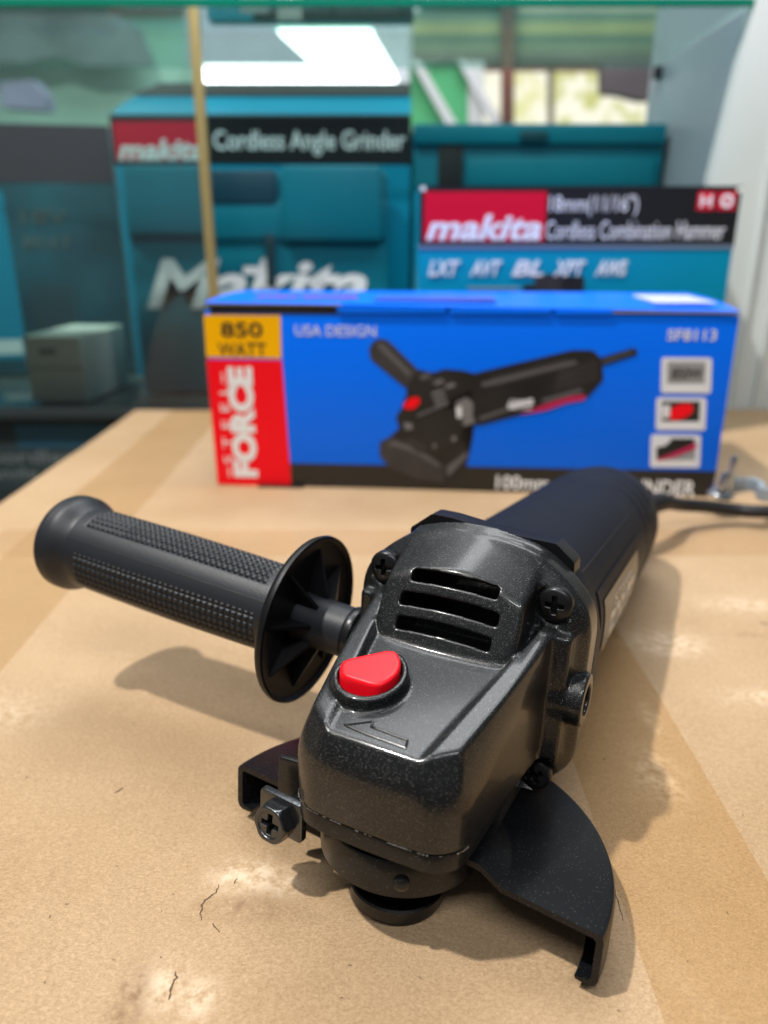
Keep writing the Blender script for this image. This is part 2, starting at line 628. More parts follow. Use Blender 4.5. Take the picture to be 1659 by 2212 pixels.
def build_carton():
    xs = np.concatenate([[GX0, GX0 + .4, GX0 + 1, GX0 + 2], np.arange(GX0 + 3, 300, 1.4), np.arange(300, GX1 + 1, 6.0)])
    ys = np.concatenate([np.arange(GY0, 330, 1.3), np.arange(330, GY1, 3.0), [GY1]])
    X, Y = np.meshgrid(xs, ys, indexing='ij')
    Z = ground_height(X, Y)
    edge = 1.8 * np.exp(-((X - GX0) / 2.2) ** 2)
    Z -= edge
    nx, ny = X.shape
    V = np.stack([X, Y, Z], -1).reshape(-1, 3)
    i = np.arange(nx * ny).reshape(nx, ny)
    Fc = np.stack([i[:-1, :-1], i[1:, :-1], i[1:, 1:], i[:-1, 1:]], -1).reshape(-1, 4)
    Fc = [tuple(q) for q in Fc.tolist()]
    # side walls of the carton
    base = len(V)
    loop = [i[a, 0] for a in range(nx)] + [i[-1, b] for b in range(1, ny)] + [i[a, -1] for a in range(nx - 2, -1, -1)] + [i[0, b] for b in range(ny - 2, 0, -1)]
    low = V[loop].copy(); low[:, 2] = -320
    V = np.concatenate([V, low])
    n = len(loop)
    for k in range(n):
        Fc.append((loop[k], base + k, base + (k + 1) % n, loop[(k + 1) % n]))
    Fc.append(tuple(base + k for k in range(n - 1, -1, -1)))
    me = pmesh('cardboard_carton', V, Fc, True, 60)
    for nm, spots in (('scuff', ((-37, 163, 8, 5, 1.0), (-27, 160, 5, 3, .8), (-52, 131, 6, 6, .7), (-43, 128, 5, 5, .7), (122, 292, 14, 10, .8), (150, 250, 18, 6, .6),
                                 (170, 330, 20, 8, .5), (88, 205, 7, 12, .7), (-140, 240, 20, 12, .35), (96, 235, 3, 9, .6), (135, 180, 9, 5, .5))),
                      ('stain', ((-58, 127, 3.4, 9, 1.0), (-36, 153, 9, 3.5, .7), (-47, 152, 4, 4, .5), (118, 345, 4, 7, .9), (160, 300, 6, 2, .5)))):
        a = me.attributes.new(nm, 'FLOAT', 'POINT')
        val = np.zeros(len(V), np.float32)
        for cx, cy, sx, sy, w in spots:
            val = np.maximum(val, w * np.exp(-((V[:, 0] - cx) / sx) ** 2 - ((V[:, 1] - cy) / sy) ** 2))
        a.data.foreach_set('value', np.clip(val * 1.7, 0, 1))
    o = new_obj('cardboard_carton', me, M_card)
    prop(o, 'large brown kraft carton, its scuffed taped top carrying the grinder', 'carton')
    return o


carton = build_carton()
M_crack = mat('torn_paper_gap', (0.10, 0.06, 0.035), 0.9)


def gz(x, y):
    return float(ground_height(np.array([[float(x)]]), np.array([[float(y)]]))[0, 0])


def crack(points, w=0.35):
    r = random.Random(int(points[0][0] * 7 + 3))
    P = []
    for a, b in zip(points[:-1], points[1:]):
        n = max(2, int(math.dist(a, b) / 0.7))
        for k in range(n):
            t = k / n
            P.append((a[0] + (b[0] - a[0]) * t + r.uniform(-.25, .25), a[1] + (b[1] - a[1]) * t + r.uniform(-.25, .25)))
    P.append(points[-1])
    V, Fc = [], []
    for k, (x, y) in enumerate(P):
        a, b = P[max(k - 1, 0)], P[min(k + 1, len(P) - 1)]
        d = math.dist(a, b) or 1
        nx, ny = -(b[1] - a[1]) / d, (b[0] - a[0]) / d
        ww = w * (0.35 + 0.65 * math.sin(math.pi * (k + .5) / len(P))) * r.uniform(.5, 1.2) * .5
        for s in (-1, 1):
            X, Y = x + nx * ww * s, y + ny * ww * s
            V.append((X, Y, gz(X, Y) + 0.12))
    for k in range(len(P) - 1):
        Fc.append((2 * k, 2 * k + 1, 2 * k + 3, 2 * k + 2))
    make('paper_tear', V, Fc, M_crack, carton, smooth=False)


def ground_pt(px, py):
    x, u = px - 829.5, 1106.0 - py
    dy = F_PX * math.cos(PITCH) + u * math.sin(PITCH)
    dz = u * math.cos(PITCH) - F_PX * math.sin(PITCH)
    t = -CAM_H / dz
    return (x * t, dy * t)


crack([ground_pt(*q) for q in [(474, 1913), (467, 1928), (447, 1942), (437, 1957), (433, 1975), (436, 1989)]], 0.55)
crack([ground_pt(*q) for q in [(379, 2098), (382, 2110), (373, 2125), (366, 2140), (364, 2155)]], 0.6)
crack([ground_pt(*q) for q in [(460, 1997), (467, 2008), (474, 2015)]], 0.4)
crack([ground_pt(*q) for q in [(245, 1713), (266, 1702)]], 0.5)
crack([ground_pt(*q) for q in [(1322, 1900), (1330, 1930), (1345, 1990)]], 0.3)
crack([ground_pt(*q) for q in [(1310, 1345), (1322, 1362), (1334, 1378)]], 0.9)
crack([ground_pt(*q) for q in [(1642, 1342), (1659, 1346)]], 1.2)
crack([ground_pt(*q) for q in [(505, 1912), (513, 1900)]], 0.4)
crack([ground_pt(*q) for q in [(1232, 1616), (1236, 1632)]], 0.4)
for k in range(46):
    px, py = random.uniform(10, 1650), random.uniform(1480, 2200)
    x, y = ground_pt(px, py)
    a = random.uniform(0, 3.14)
    l = random.uniform(0.3, 1.0)
    crack([(x, y), (x + l * math.cos(a), y + l * math.sin(a))], random.uniform(.12, .3))


# packing tape on the carton
def tape_material(name, col, alpha, rough):
    m, nt, p = nodes_of(name)
    N, L = nt.nodes, nt.links
    p.inputs['Base Color'].default_value = (*col, 1)
    p.inputs['Roughness'].default_value = rough
    tr = N.new('ShaderNodeBsdfTransparent')
    tr.inputs[0].default_value = (0.975, 0.94, 0.87, 1)
    mx = N.new('ShaderNodeMixShader')
    t = N.new('ShaderNodeTexCoord')
    n = N.new('ShaderNodeTexNoise'); n.inputs['Scale'].default_value = 60; n.inputs['Detail'].default_value = 4
    L.new(t.outputs['Object'], n.inputs['Vector'])
    mr = N.new('ShaderNodeMapRange'); mr.inputs['To Min'].default_value = alpha * 0.7; mr.inputs['To Max'].default_value = alpha * 1.3
    L.new(n.outputs['Fac'], mr.inputs['Value'])
    L.new(mr.outputs[0], mx.inputs[0])
    b = N.new('ShaderNodeBump'); b.inputs['Strength'].default_value = 0.35; b.inputs['Distance'].default_value = 0.0012
    n2 = N.new('ShaderNodeTexNoise'); n2.inputs['Scale'].default_value = 90; n2.inputs['Detail'].default_value = 3
    L.new(t.outputs['Object'], n2.inputs['Vector']); L.new(n2.outputs['Fac'], b.inputs['Height']); L.new(b.outputs[0], p.inputs['Normal'])
    out = N['Material Output']
    L.new(tr.outputs[0], mx.inputs[1]); L.new(p.outputs[0], mx.inputs[2]); L.new(mx.outputs[0], out.inputs[0])
    return m


def tape(outline, material, label, zoff=0.22):
    """outline: 4 corners (quad) laid on the undulating carton top"""
    A, B, Cc, D = [np.array(q, float) for q in outline]
    n, k = 90, 26
    V, Fc = [], []
    for i in range(n + 1):
        for j in range(k + 1):
            u, w = i / n, j / k
            q = (1 - u) * ((1 - w) * A + w * D) + u * ((1 - w) * B + w * Cc)
            V.append((q[0], q[1], 0))
    V = np.array(V)
    V[:, 2] = ground_height(V[:, 0], V[:, 1]) + zoff
    for i in range(n):
        for j in range(k):
            a = i * (k + 1) + j
            Fc.append((a, a + k + 1, a + k + 2, a + 1))
    o = make('packing_tape', V, Fc, material, None, True, None)
    fix_normals(o.data)
    prop(o, label, 'tape', 'strips of tape stuck on the carton')


M_tape1 = tape_material('brown_packing_tape', (0.52, 0.32, 0.14), 0.19, 0.30)
M_tape2 = tape_material('pale_packing_tape', (0.48, 0.34, 0.19), 0.15, 0.28)
M_tape3 = tape_material('clear_packing_tape', (0.62, 0.46, 0.31), 0.16, 0.08)
gp = ground_pt
tape([(104, 372), (103, 60), (61, 60), (64, 372)], M_tape1, 'wide brown strip of packing tape running from under the grinder to the lower right')
tape([(-226, 388), (320, 388), (320, 428), (-226, 428)], M_tape3, 'shiny clear strip of tape across the carton in front of the blue box', 0.45)
tape([(-213, 768), (-206, 190), (-152, 190), (-161, 768)], M_tape2, 'long faint tan tape strip near the left edge of the carton')

# ------------------------------------------------------------------ angle grinder
G = empty('angle_grinder')
prop(G, 'black corded angle grinder with red lock button and side handle', 'angle grinder')
RM = Matrix(((0.8896, 0.4534, 0.0552), (-0.4565, 0.8868, 0.072), (-0.0163, -0.0893, 0.9959)))
RM = RM.to_quaternion().to_matrix()
G.matrix_world = Matrix.Translation(Vector((21.508, 192.511, 47.55)) * MM) @ RM.to_4x4()


def plane3(A, B, C, out):
    A, B, C = map(np.array, (A, B, C))
    n = np.cross(B - A, C - A).astype(float)
    n /= np.linalg.norm(n)
    if n @ (np.array(out) - A) < 0:
        n = -n
    return n, n @ A


def gear_housing():
    h = 0.42
    X, Y, Z, org = grid(-38.6, 38.6, -60, 15, -41, 43, h)
    ax = np.abs(X)
    # --- front block
    topz = 3.5 + 0.243 * (Y + 53.8)
    xin = 11.7 + (Y + 50) * 0.19
    band = np.clip((ax - xin) / 2.2, 0, 1)
    band = band * band * (3 - 2 * band)
    top = (Z - topz - (0.55 + 0.05 * (Y + 53.8)) * band + 0 * X) / 1.04
    side = ax - (22.3 + (Y + 52) * 0.085) + np.clip(-Z - 12, 0, 20) * 0.04
    yf = 57.2 - X * X / 330.0
    front = -Y - yf + np.clip(-Z - 3, 0, 40) * 0.12
    R = 8.5
    qx, qy = side + R, front + R
    plan = np.sqrt(np.maximum(qx, 0) ** 2 + np.maximum(qy, 0) ** 2) + np.minimum(np.maximum(qx, qy), 0) - R
    n1, d1 = plane3((19.0, -49, 5.2), (26.6, -8, 17.8), (22.6, -49, -4.5), (60, -30, 20))
    ch1 = n1[0] * ax + n1[1] * Y + n1[2] * Z - d1
    n2, d2 = plane3((0, -53.8, 3.5), (5, -53.8, 3.5), (0, -57.4, -4), (0, -90, 20))
    ch2 = n2[1] * Y + n2[2] * Z - d2 + 0 * X
    n3, d3 = plane3((12.2, -53.8, 3.5), (19.0, -48.6, 5.2), (17.9, -54.4, -4.5), (60, -90, 20))
    ch3 = n3[0] * ax + n3[1] * Y + n3[2] * Z - d3
    blk = smax(top, ch1, 0.7)
    blk = smax(blk, smax(ch2, ch3, 0.7), 0.7)
    blk = smax(blk, plan, 2.2)
    blk = np.maximum(blk, -Z - 18.6)
    blk = np.maximum(blk, Y - 6)
    # --- flange
    r = np.sqrt(X * X + Z * Z)
    dcs = smax(smax(r - 40.4, ax - 34.6, 3.0), np.maximum(Z - 38.4, -Z - 31.8), 3.0)
    fy = np.maximum(-0.6, 4.2 + dcs * 1.25)
    fl = smax(dcs, fy - Y, 0.9)
    fl = np.maximum(fl, Y - 12.6)
    # --- shoulders beside the block
    sh = smax(smax(ax - 31.3, np.abs(Z + 0.0) - 18.3 - 0 * X, 1.6), -Y - 4.6 + np.clip(ax - 22, 0, 12) * 0.10, 1.6)
    sh = smax(sh, (Z - 18.3 + (Y + 4.6) * 0.0), 1.2)
    sh = np.maximum(sh, Y - 6)
    # --- vent dome
    crown = X * X / 95.0
    T = (Z - (35.3 - crown) - 0.56 * (Y + 2.2)) / 1.146
    S = (-0.898 * (Y + 9.3) + 0.440 * (Z - 31.4 + crown * 0.5))
    dg = 0.609 * (ax - 15.3) - 0.793 * (Y + 19.4)
    sd = ax - 19.9 - np.clip(-Y - 9, 0, 12) * 0.02
    dome = smax(smax(T, S, 0.9), smax(dg, sd, 1.2), 1.8)
    dome = np.maximum(dome, Y - 8)
    dome = np.maximum(dome, -Z + 5)
    # combine
    D = smin(blk, sh, 1.6)
    D = smin(D, fl, 1.2)
    D = smin(D, dome, 1.1)
    # button collar
    bx, by = X + 10.2, Y + 36.4
    lz = Z - (3.3 + 0.30 * (Y + 53.8))
    # D shape: round towards the front right, straight cut to the rear left
    cr = np.sqrt(bx * bx + by * by) - 9.5
    cut = (-0.62 * bx + 0.78 * by) - 6.0
    colr = smax(smax(cr, cut, 2.5), lz - 3.0, 0.8)
    colr = np.maximum(colr, -lz - 4)
    D = smin(D, colr, 1.0)
    cr2 = smax(smax(cr + 1.7, cut + 1.7, 2.2), -lz + 0.2, 0.5)
    D = smax(D, -cr2, 0.5)
    # screw seats
    for sz in (25.3, -25.0):
        q = np.sqrt((ax - 25.1) ** 2 + (Z - sz) ** 2) - 5.3
        seat = np.maximum(q, Y - 0.2)
        seat = np.maximum(seat, -Y - 14)
        D = smax(D, -seat, 0.7)
    # handle boss both sides
    rb = np.sqrt((Y - 3.0) ** 2 + (Z + 1.2) ** 2)
    boss = smax(smax(rb - 7.4, ax - 36.0, 0.8), 26 - ax, 0.8)
    D = smin(D, boss, 0.8)
    D = smax(D, -smax(rb - 4.2, 30.5 - ax, 0.4), 0.5)
    # air slots in the dome
    for (sy, szz, hw, hh) in ((-9.9, 28.9, 12.3, 1.75), (-12.7, 22.9, 13.9, 1.8), (-15.7, 16.9, 13.4, 1.75)):
        s = (Y - sy) * 0.44 + (Z - szz + crown * 0.0) * 0.898
        s = s + X * X / 260.0 - 0.25
        dd = (Y - sy) * -0.898 + (Z - szz) * 0.44
        a = np.maximum(ax - (hw - 0.9), 0); b = np.maximum(np.abs(s) - (hh - 0.9), 0)
        slot = np.sqrt(a * a + b * b) + np.minimum(np.maximum(ax - (hw - .9), np.abs(s) - (hh - .9)), 0) - 0.9
        slot = np.maximum(slot, -dd - 8)
        D = smax(D, -slot, 0.4)
    # hollow behind the slots
    cav = np.maximum(np.maximum(ax - 17, dome + 2.0), -(Z - 6.0))
    D = np.maximum(D, -cav)
    return sdf_mesh('gear_housing', D.astype(np.float32), org, M_cast, G, 1)


gear_housing()
# the dark armature shield seen through the slots
make('inner_baffle', *prism([(-16, -14), (16, -14), (18, 1), (-18, 1)], 1, 6.4, 0.5), M_dark, G)


def nose_outline(inset=0.0, back=-8.0, f=55.6):
    P = [(-24.2, back), (-22.6, -49.5), (-17, -f + 0.9), (0, -f), (17, -f + 0.9), (22.6, -49.5), (24.2, back)]
    P = round_poly(P, [0.5, 6.5, 6.0, 10, 6.0, 6.5, 0.5], 7)
    return offset_poly(P, inset) if inset else P


make('gear_cover', *prism(nose_outline(0.7), -24.8, -19.0, 0.35, 1.2), M_cover, G)
make('rear_cover_block', *prism(round_poly([(-22, -22), (22, -22), (22, 3), (-22, 3)], 1.5, 3), -31.2, -19.4, 0.4, 0.4), M_dark, G)
make('cover_gasket', *prism(nose_outline(1.3), -19.4, -18.2, 0.0), M_dark, G)
make('bearing_neck', *lathe([(0, 17.2), (6, 17.2), (6.3, 16.9), (10, 16.9)], (0, -34, -34.5), (0, 0, 1)), M_cover, G)


def phillips(name, rad, hgt, hexhead=False, material=M_screw):
    """screw head about the local z axis (z up = outwards)"""
    h = 0.17
    X, Y, Z, org = grid(-rad * 1.45, rad * 1.45, -rad * 1.45, rad * 1.45, -1.6, hgt + 0.8, h)
    r = np.sqrt(X * X + Y * Y)
    if hexhead:
        hx = np.maximum(np.abs(Y), np.abs(X) * 0.866 + np.abs(Y) * 0.5) - rad * 0.9
        D = smax(hx, Z - hgt, 0.5)
        D = smax(D, r - rad * 0.93 + (Z - hgt) * 0.38, 0.3)
        D = smax(D, -np.maximum(r - rad * 0.66, hgt - 0.35 - Z), 0.3)
        pass
    else:
        D = smax(r - rad, Z - hgt + (r / rad) ** 2 * hgt * 0.42, 1.0)
    D = np.maximum(D, -Z - 1.2)
    w = rad * 0.15
    arm = rad * 0.56
    tap = (hgt - Z) * 0.18
    c1 = np.maximum(np.abs(X) - w + tap * .3, np.abs(Y) - arm + tap * 1.2)
    c2 = np.maximum(np.abs(Y) - w + tap * .3, np.abs(X) - arm + tap * 1.2)
    cr = smin(c1, c2, 0.35)
    D = smax(D, -np.maximum(cr, -Z - 0.4), 0.22)
    V, Fc = surfnets(D.astype(np.float32), org)
    return V, Fc


scV, scF = phillips('screw', 4.7, 2.3)
first = None
for (x, z, rot) in ((-25.1, 25.4, 8), (25.1, 25.4, 2), (25.1, -25.4, 30), (-25.1, -25.4, 50)):
    if first is None:
        me = pmesh('housing_screw', scV, scF.tolist(), True)
        fix_normals(me)
        o = new_obj('housing_screw', me, M_screw, G)
        first = o
    else:
        o = first.copy()
        COL.objects.link(o)
    o.location = Vector((x, -0.2, z)) * MM
    o.rotation_euler = (math.radians(90), 0, 0)
    o.rotation_mode = 'XYZ'
    o.matrix_local = Matrix.Translation(Vector((x, 0.2, z)) * MM) @ Matrix.Rotation(math.radians(90), 4, 'X') @ Matrix.Rotation(math.radians(rot), 4, 'Z')


# chipped bright metal line along the parting seam
M_chip = mat('chipped_metal', (0.55, 0.53, 0.50), 0.35, metal=0.9)
_o = nose_outline(0.15)
_parts = []
for _i in range(8, len(_o) - 9):
    _a, _b = _o[_i], _o[_i + 1]
    _n = max(1, int(np.linalg.norm(_b - _a) / 0.9))
    for _k in range(_n):
        if random.random() < 0.62:
            _p, _q = _a + (_b - _a) * _k / _n, _a + (_b - _a) * (_k + random.uniform(.4, 1)) / _n
            _parts.append(tube([(_p[0], _p[1], -18.7), (_q[0], _q[1], -18.7)], random.uniform(.06, .16), 5))
make('seam_edge', *join(_parts), M_chip, G)


# red lock button
def lock_button():
    h = 0.25
    X, Y, Z, org = grid(-22, 2, -48, -24, -2, 22, h)
    bx, by = X + 10.2, Y + 36.4
    lz = Z - (3.3 + 0.30 * (Y + 53.8))
    cr = np.sqrt(bx * bx + by * by) - 7.5
    cut = (-0.62 * bx + 0.78 * by) - 4.0
    cut2 = (-by) - 5.9
    D = smax(smax(cr, cut, 1.8), cut2, 1.4)
    D = smax(D, lz - 5.0, 1.0)
    D = np.maximum(D, -lz - 0.5)
    return sdf_mesh('lock_button', D.astype(np.float32), org, M_red, G, 1)


lock_button()

# rotation arrow: thin raised outline on the sloping top
ap = [(-9.0, -51.2), (-3.2, -47.0), (-2.9, -48.7), (6.6, -49.0), (6.9, -51.2), (-2.6, -51.0)]
ap = [(-9.0, -50.6), (-3.4, -46.9), (-3.0, -48.7), (6.6, -49.2), (7.2, -51.5), (-3.1, -51.2)]
pts = []
for i in range(len(ap)):
    a, b = np.array(ap[i]), np.array(ap[(i + 1) % len(ap)])
    for k in range(6):
        q = a + (b - a) * k / 6
        pts.append((q[0], q[1], 3.5 + 0.243 * (q[1] + 53.8) + 0.02))
pts.append(pts[0])
pts.append(pts[1])
make('rotation_arrow', *tube(pts, 0.34, 8), M_cover, G)


# motor housing ------------------------------------------------
def sq_ring(y, w, hgt, p=2.6, z0=0.0, x0=0.0, n=96):
    th = np.linspace(0, 2 * np.pi, n, endpoint=False)
    c, s = np.cos(th), np.sin(th)
    x = np.sign(c) * np.abs(c) ** (2 / p) * w + x0
    z = np.sign(s) * np.abs(s) ** (2 / p) * hgt + z0
    return np.column_stack([x, np.full(n, float(y)), z])


stations = [(12.4, 33.6, 34.4, 2.5, 2.8), (13.0, 34.6, 35.2, 2.5, 3.0), (20, 34.8, 35.0, 2.5, 3.0), (21.5, 34.2, 34.3, 2.45, 2.9), (23.0, 32.2, 33.0, 2.4, 2.4), (26, 31.3, 32.6, 2.35, 1.4), (34, 30.6, 31.8, 2.3, 0.4), (48, 30.0, 31.0, 2.25, 0),
            (80, 29.6, 30.4, 2.2, 0), (120, 29.2, 30.0, 2.15, -0.2), (150, 28.8, 29.8, 2.1, -0.4), (180, 28.2, 29.2, 2.1, -0.8), (196, 27.4, 28.0, 2.1, -1.6), (206, 25.6, 25.6, 2.05, -2.8), (213, 22.0, 21.6, 2.0, -4.0), (217, 16.5, 16, 2, -4.8), (218.5, 10, 10, 2, -5)]
body = make('motor_housing', *loft([sq_ring(y, w, hh, p, z0) for y, w, hh, p, z0 in stations]), M_body, G, True, 40)
fix_normals(body.data)
# raised lip plate over the joint
lip = [(-23.6, 30.5), (-24.0, 34.2), (-17.4, 39.6), (-11, 39.5), (0, 38.2), (8, 37.8), (20.4, 37.6), (26.0, 33.2), (26.2, 29.0)]
V, Fc = prism(round_poly(lip, 0.8, 3), 0, 7.5, 0.5)
Mx = Matrix(((1, 0, 0, 0), (0, 0, 1, 13.2), (0, 1, 0, 0), (0, 0, 0, 1)))
o = make('deflector_lip', *xform((V, Fc), Mx), M_plastic, G, True, 30)
fix_normals(o.data)


def on_body(y, ang, off=0.0):
    """point on the motor housing skin at station y, angle from +x towards +z (degrees)"""
    ys = [s[0] for s in stations]
    w = np.interp(y, ys, [s[1] for s in stations]); hh = np.interp(y, ys, [s[2] for s in stations])
    p = np.interp(y, ys, [s[3] for s in stations]); z0 = np.interp(y, ys, [s[4] for s in stations])
    a = math.radians(ang)
    c, s = math.cos(a), math.sin(a)
    x = math.copysign(abs(c) ** (2 / p), c) * (w + off)
    z = math.copysign(abs(s) ** (2 / p), s) * (hh + off) + z0
    return (x, y, z)


def body_patch(name, y0, y1, a0, a1, off, material, parent, ny=24, na=10):
    V, Fc = [], []
    for i in range(ny + 1):
        for j in range(na + 1):
            V.append(on_body(y0 + (y1 - y0) * i / ny, a0 + (a1 - a0) * j / na, off))
    m = (ny + 1) * (na + 1)
    V2 = [on_body(y0 + (y1 - y0) * i / ny, a0 + (a1 - a0) * j / na, -0.6) for i in range(ny + 1) for j in range(na + 1)]
    for i in range(ny):
        for j in range(na):
            a = i * (na + 1) + j
            Fc.append((a, a + na + 1, a + na + 2, a + 1))
    rim = [i * (na + 1) for i in range(ny + 1)] + [ny * (na + 1) + j for j in range(1, na + 1)] + [i * (na + 1) + na for i in range(ny - 1, -1, -1)] + [j for j in range(na - 1, 0, -1)]
    for k in range(len(rim)):
        a, b = rim[k], rim[(k + 1) % len(rim)]
        Fc.append((a, b, b + m, a + m))
    o = make(name, V + V2, Fc, material, parent, True, 40)
    fix_normals(o.data)
    return o


make('housing_seam', *tube([on_body(y, 42, 0.0) for y in np.linspace(24, 150, 40)], 0.28, 6), M_plastic, G)
body_patch('side_panel', 44, 132, -24, 25, 0.5, M_body, G)
plate = body_patch('name_plate', 50, 118, -22, 17, 0.85, M_plate, G)


def text_mesh(s, shear=0.0, bold=0.0, spacing=1.0):
    c = bpy.data.curves.new('txt', 'FONT')
    c.body = s
    c.shear = shear
    c.offset = bold
    c.space_character = spacing
    c.resolution_u = 3
    c.fill_mode = 'FRONT'
    c.extrude = 0.02
    o = bpy.data.objects.new('txt', c)
    COL.objects.link(o)
    dg = bpy.context.evaluated_depsgraph_get()
    me = bpy.data.meshes.new_from_object(o.evaluated_get(dg))
    bpy.data.objects.remove(o)
    bpy.data.curves.remove(c)
    V = np.zeros(len(me.vertices) * 3)
    me.vertices.foreach_get('co', V)
    V = V.reshape(-1, 3)
    V[:, :2] -= V[:, :2].min(0)
    ext = V[:, :2].max(0)
    V[:, 0] /= ext[0]
    V[:, 1] /= ext[1]
    V[:, 2] = np.where(V[:, 2] > 0, 1.0, 0.0)
    return me, V


def text(name, s, O, U, W, width, height, material, parent, thick=0.25, **kw):
    """text whose lower-left corner is O, running along U (unit), up along W; coordinates mm"""
    me, V = text_mesh(s, **kw)
    U, W = Vector(U).normalized(), Vector(W).normalized()
    Nn = U.cross(W)
    P = np.outer(V[:, 0] * width, U) + np.outer(V[:, 1] * height, W) + np.outer(V[:, 2] * thick, Nn) + np.array(O)
    me.vertices.foreach_set('co', (P * MM).ravel())
    me.update()
    me.materials.clear()
    me.name = name
    return new_obj(name, me, material, parent)


# FORCE lettering wrapped on the name plate (reads from the right side)
def plate_text(s, y0, y1, a0, a1, material, **kw):
    me, V = text_mesh(s, **kw)
    P = [on_body(y0 + (y1 - y0) * v[0], a0 + (a1 - a0) * v[1], 0.9 + 0.12 * v[2]) for v in V]
    me.vertices.foreach_set('co', (np.array(P) * MM).ravel())
    me.update()
    me.materials.clear()
    return new_obj('lettering', me, material, plate)


plate_text('FORCE', 60, 108, -18, 4, M_silver, shear=0.15, bold=0.02)
plate_text('STEEL', 66, 104, 5, 11, M_silver, shear=0.1)
for (y0, y1, a0, a1) in ((168, 192, 22, 33), (176, 198, -6, 6), (168, 192, 148, 159), (176, 198, 174, 186)):
    body_patch('air_vent', y0, y1, a0, a1, 0.12, M_dark, G, 8, 4)
body_patch('slide_switch', 70, 150, -72, -108, 1.6, M_red, G, 16, 8)
for k in range(3):
    y = 150 + k * 12
    V, Fc = loft([sq_ring(y - 1.4 + j * 0.7, *[np.interp(y, [s[0] for s in stations], [s[i] for s in stations]) + (0.35 * math.sin(math.pi * j / 4) if i < 3 else 0) for i in (1, 2, 3)], z0=float(np.interp(y, [s[0] for s in stations], [s[4] for s in stations]))) for j in range(5)])
    make('grip_rib', V, Fc, M_body, G)

# power cord ------------------------------------------------
inv = G.matrix_world.inverted()


def w2l(p):
    return tuple((inv @ (Vector(p) * MM)) / MM)


def spline(P, n=10):
    P = [Vector(p) for p in P]
    P = [P[0] * 2 - P[1]] + P + [P[-1] * 2 - P[-2]]
    out = []
    for i in range(1, len(P) - 2):
        for k in range(n):
            t = k / n
            a, b, c, d = P[i - 1], P[i], P[i + 1], P[i + 2]
            out.append(0.5 * ((2 * b) + (c - a) * t + (2 * a - 5 * b + 4 * c - d) * t * t + (3 * b - a - 3 * c + d) * t ** 3))
    out.append(P[-2])
    return out


tail_w = (G.matrix_world @ (Vector((4, 216, -5)) * MM)) / MM
cordpath = [tuple(tail_w), at(1420, 1086, 402), at(1470, 1090, 424), at(1530, 1094, 432), at(1590, 1101, 434), at(1659, 1105, 430), (300, 430, 12), (400, 460, 5), (460, 500, 3)]
cp = [w2l(q) for q in spline(cordpath)]
make('strain_relief', *tube(cp[:14], [7.4 - 0.2 * i for i in range(14)], 16), M_cord, G)
make('power_cord', *tube(cp, 3.9, 16), M_cord, G)

# side handle ------------------------------------------------
HD = Vector((-1, 0.0, 0.059)).normalized()
HO = Vector((0, 2.74, -2.06))
HY = Vector((0, 1, 0))
HZ = HD.cross(HY).normalized()
if HZ.z < 0:
    HZ = -HZ


def handle_pts(t, r, th):
    return np.array(HO + HD * t) + np.outer(np.cos(th) * r, HY) * -1 + np.outer(np.sin(th) * r, HZ)


def grip_mesh():
    na = 400
    th = np.linspace(0, 2 * np.pi, na, endpoint=False)
    ts = np.concatenate([np.arange(58.0, 148, 0.325), np.linspace(148, 159, 22)])
    rings = []
    deg = np.degrees(th)
    # smooth strips centred on 31 + k*90 degrees (0 = towards the front, 90 = up)
    d = (deg - 33 + 45) % 90 - 45
    panel = np.clip((np.abs(d) - 19.0) / 1.2, 0, 1)
    for t in ts:
        if t < 60.5:
            r0 = 13.4 + (t - 58) * 0.2
        elif t < 145:
            u = (t - 60) / 89
            r0 = 14.2 + 0.9 * math.sin(u * math.pi) * 0.6 + 0.5 * u
        else:
            u = (t - 145) / 12.0
            r0 = 14.7 + (17.6 - 14.7) * (3 * min(u / .62, 1) ** 2 - 2 * min(u / .62, 1) ** 3)
            if u > 0.85:
                r0 -= 2.2 * ((u - 0.85) / 0.32) ** 2
        kn = 0.0
        if 63 < t < 142:
            pa = 2.27
            tri = lambda q: 1 - 2 * np.abs((q % 1) - 0.5)
            a = tri(np.array(t / pa))
            b = tri(deg / 9.0)
            kn = np.minimum(np.minimum(a, b) * 1.7, 1.0) * 0.72 - 0.38
            fade = min(1, (t - 63) / 2, (142 - t) / 2)
            kn = kn * panel * fade
        rings.append(handle_pts(t, r0 + kn, th))
    return loft(rings)


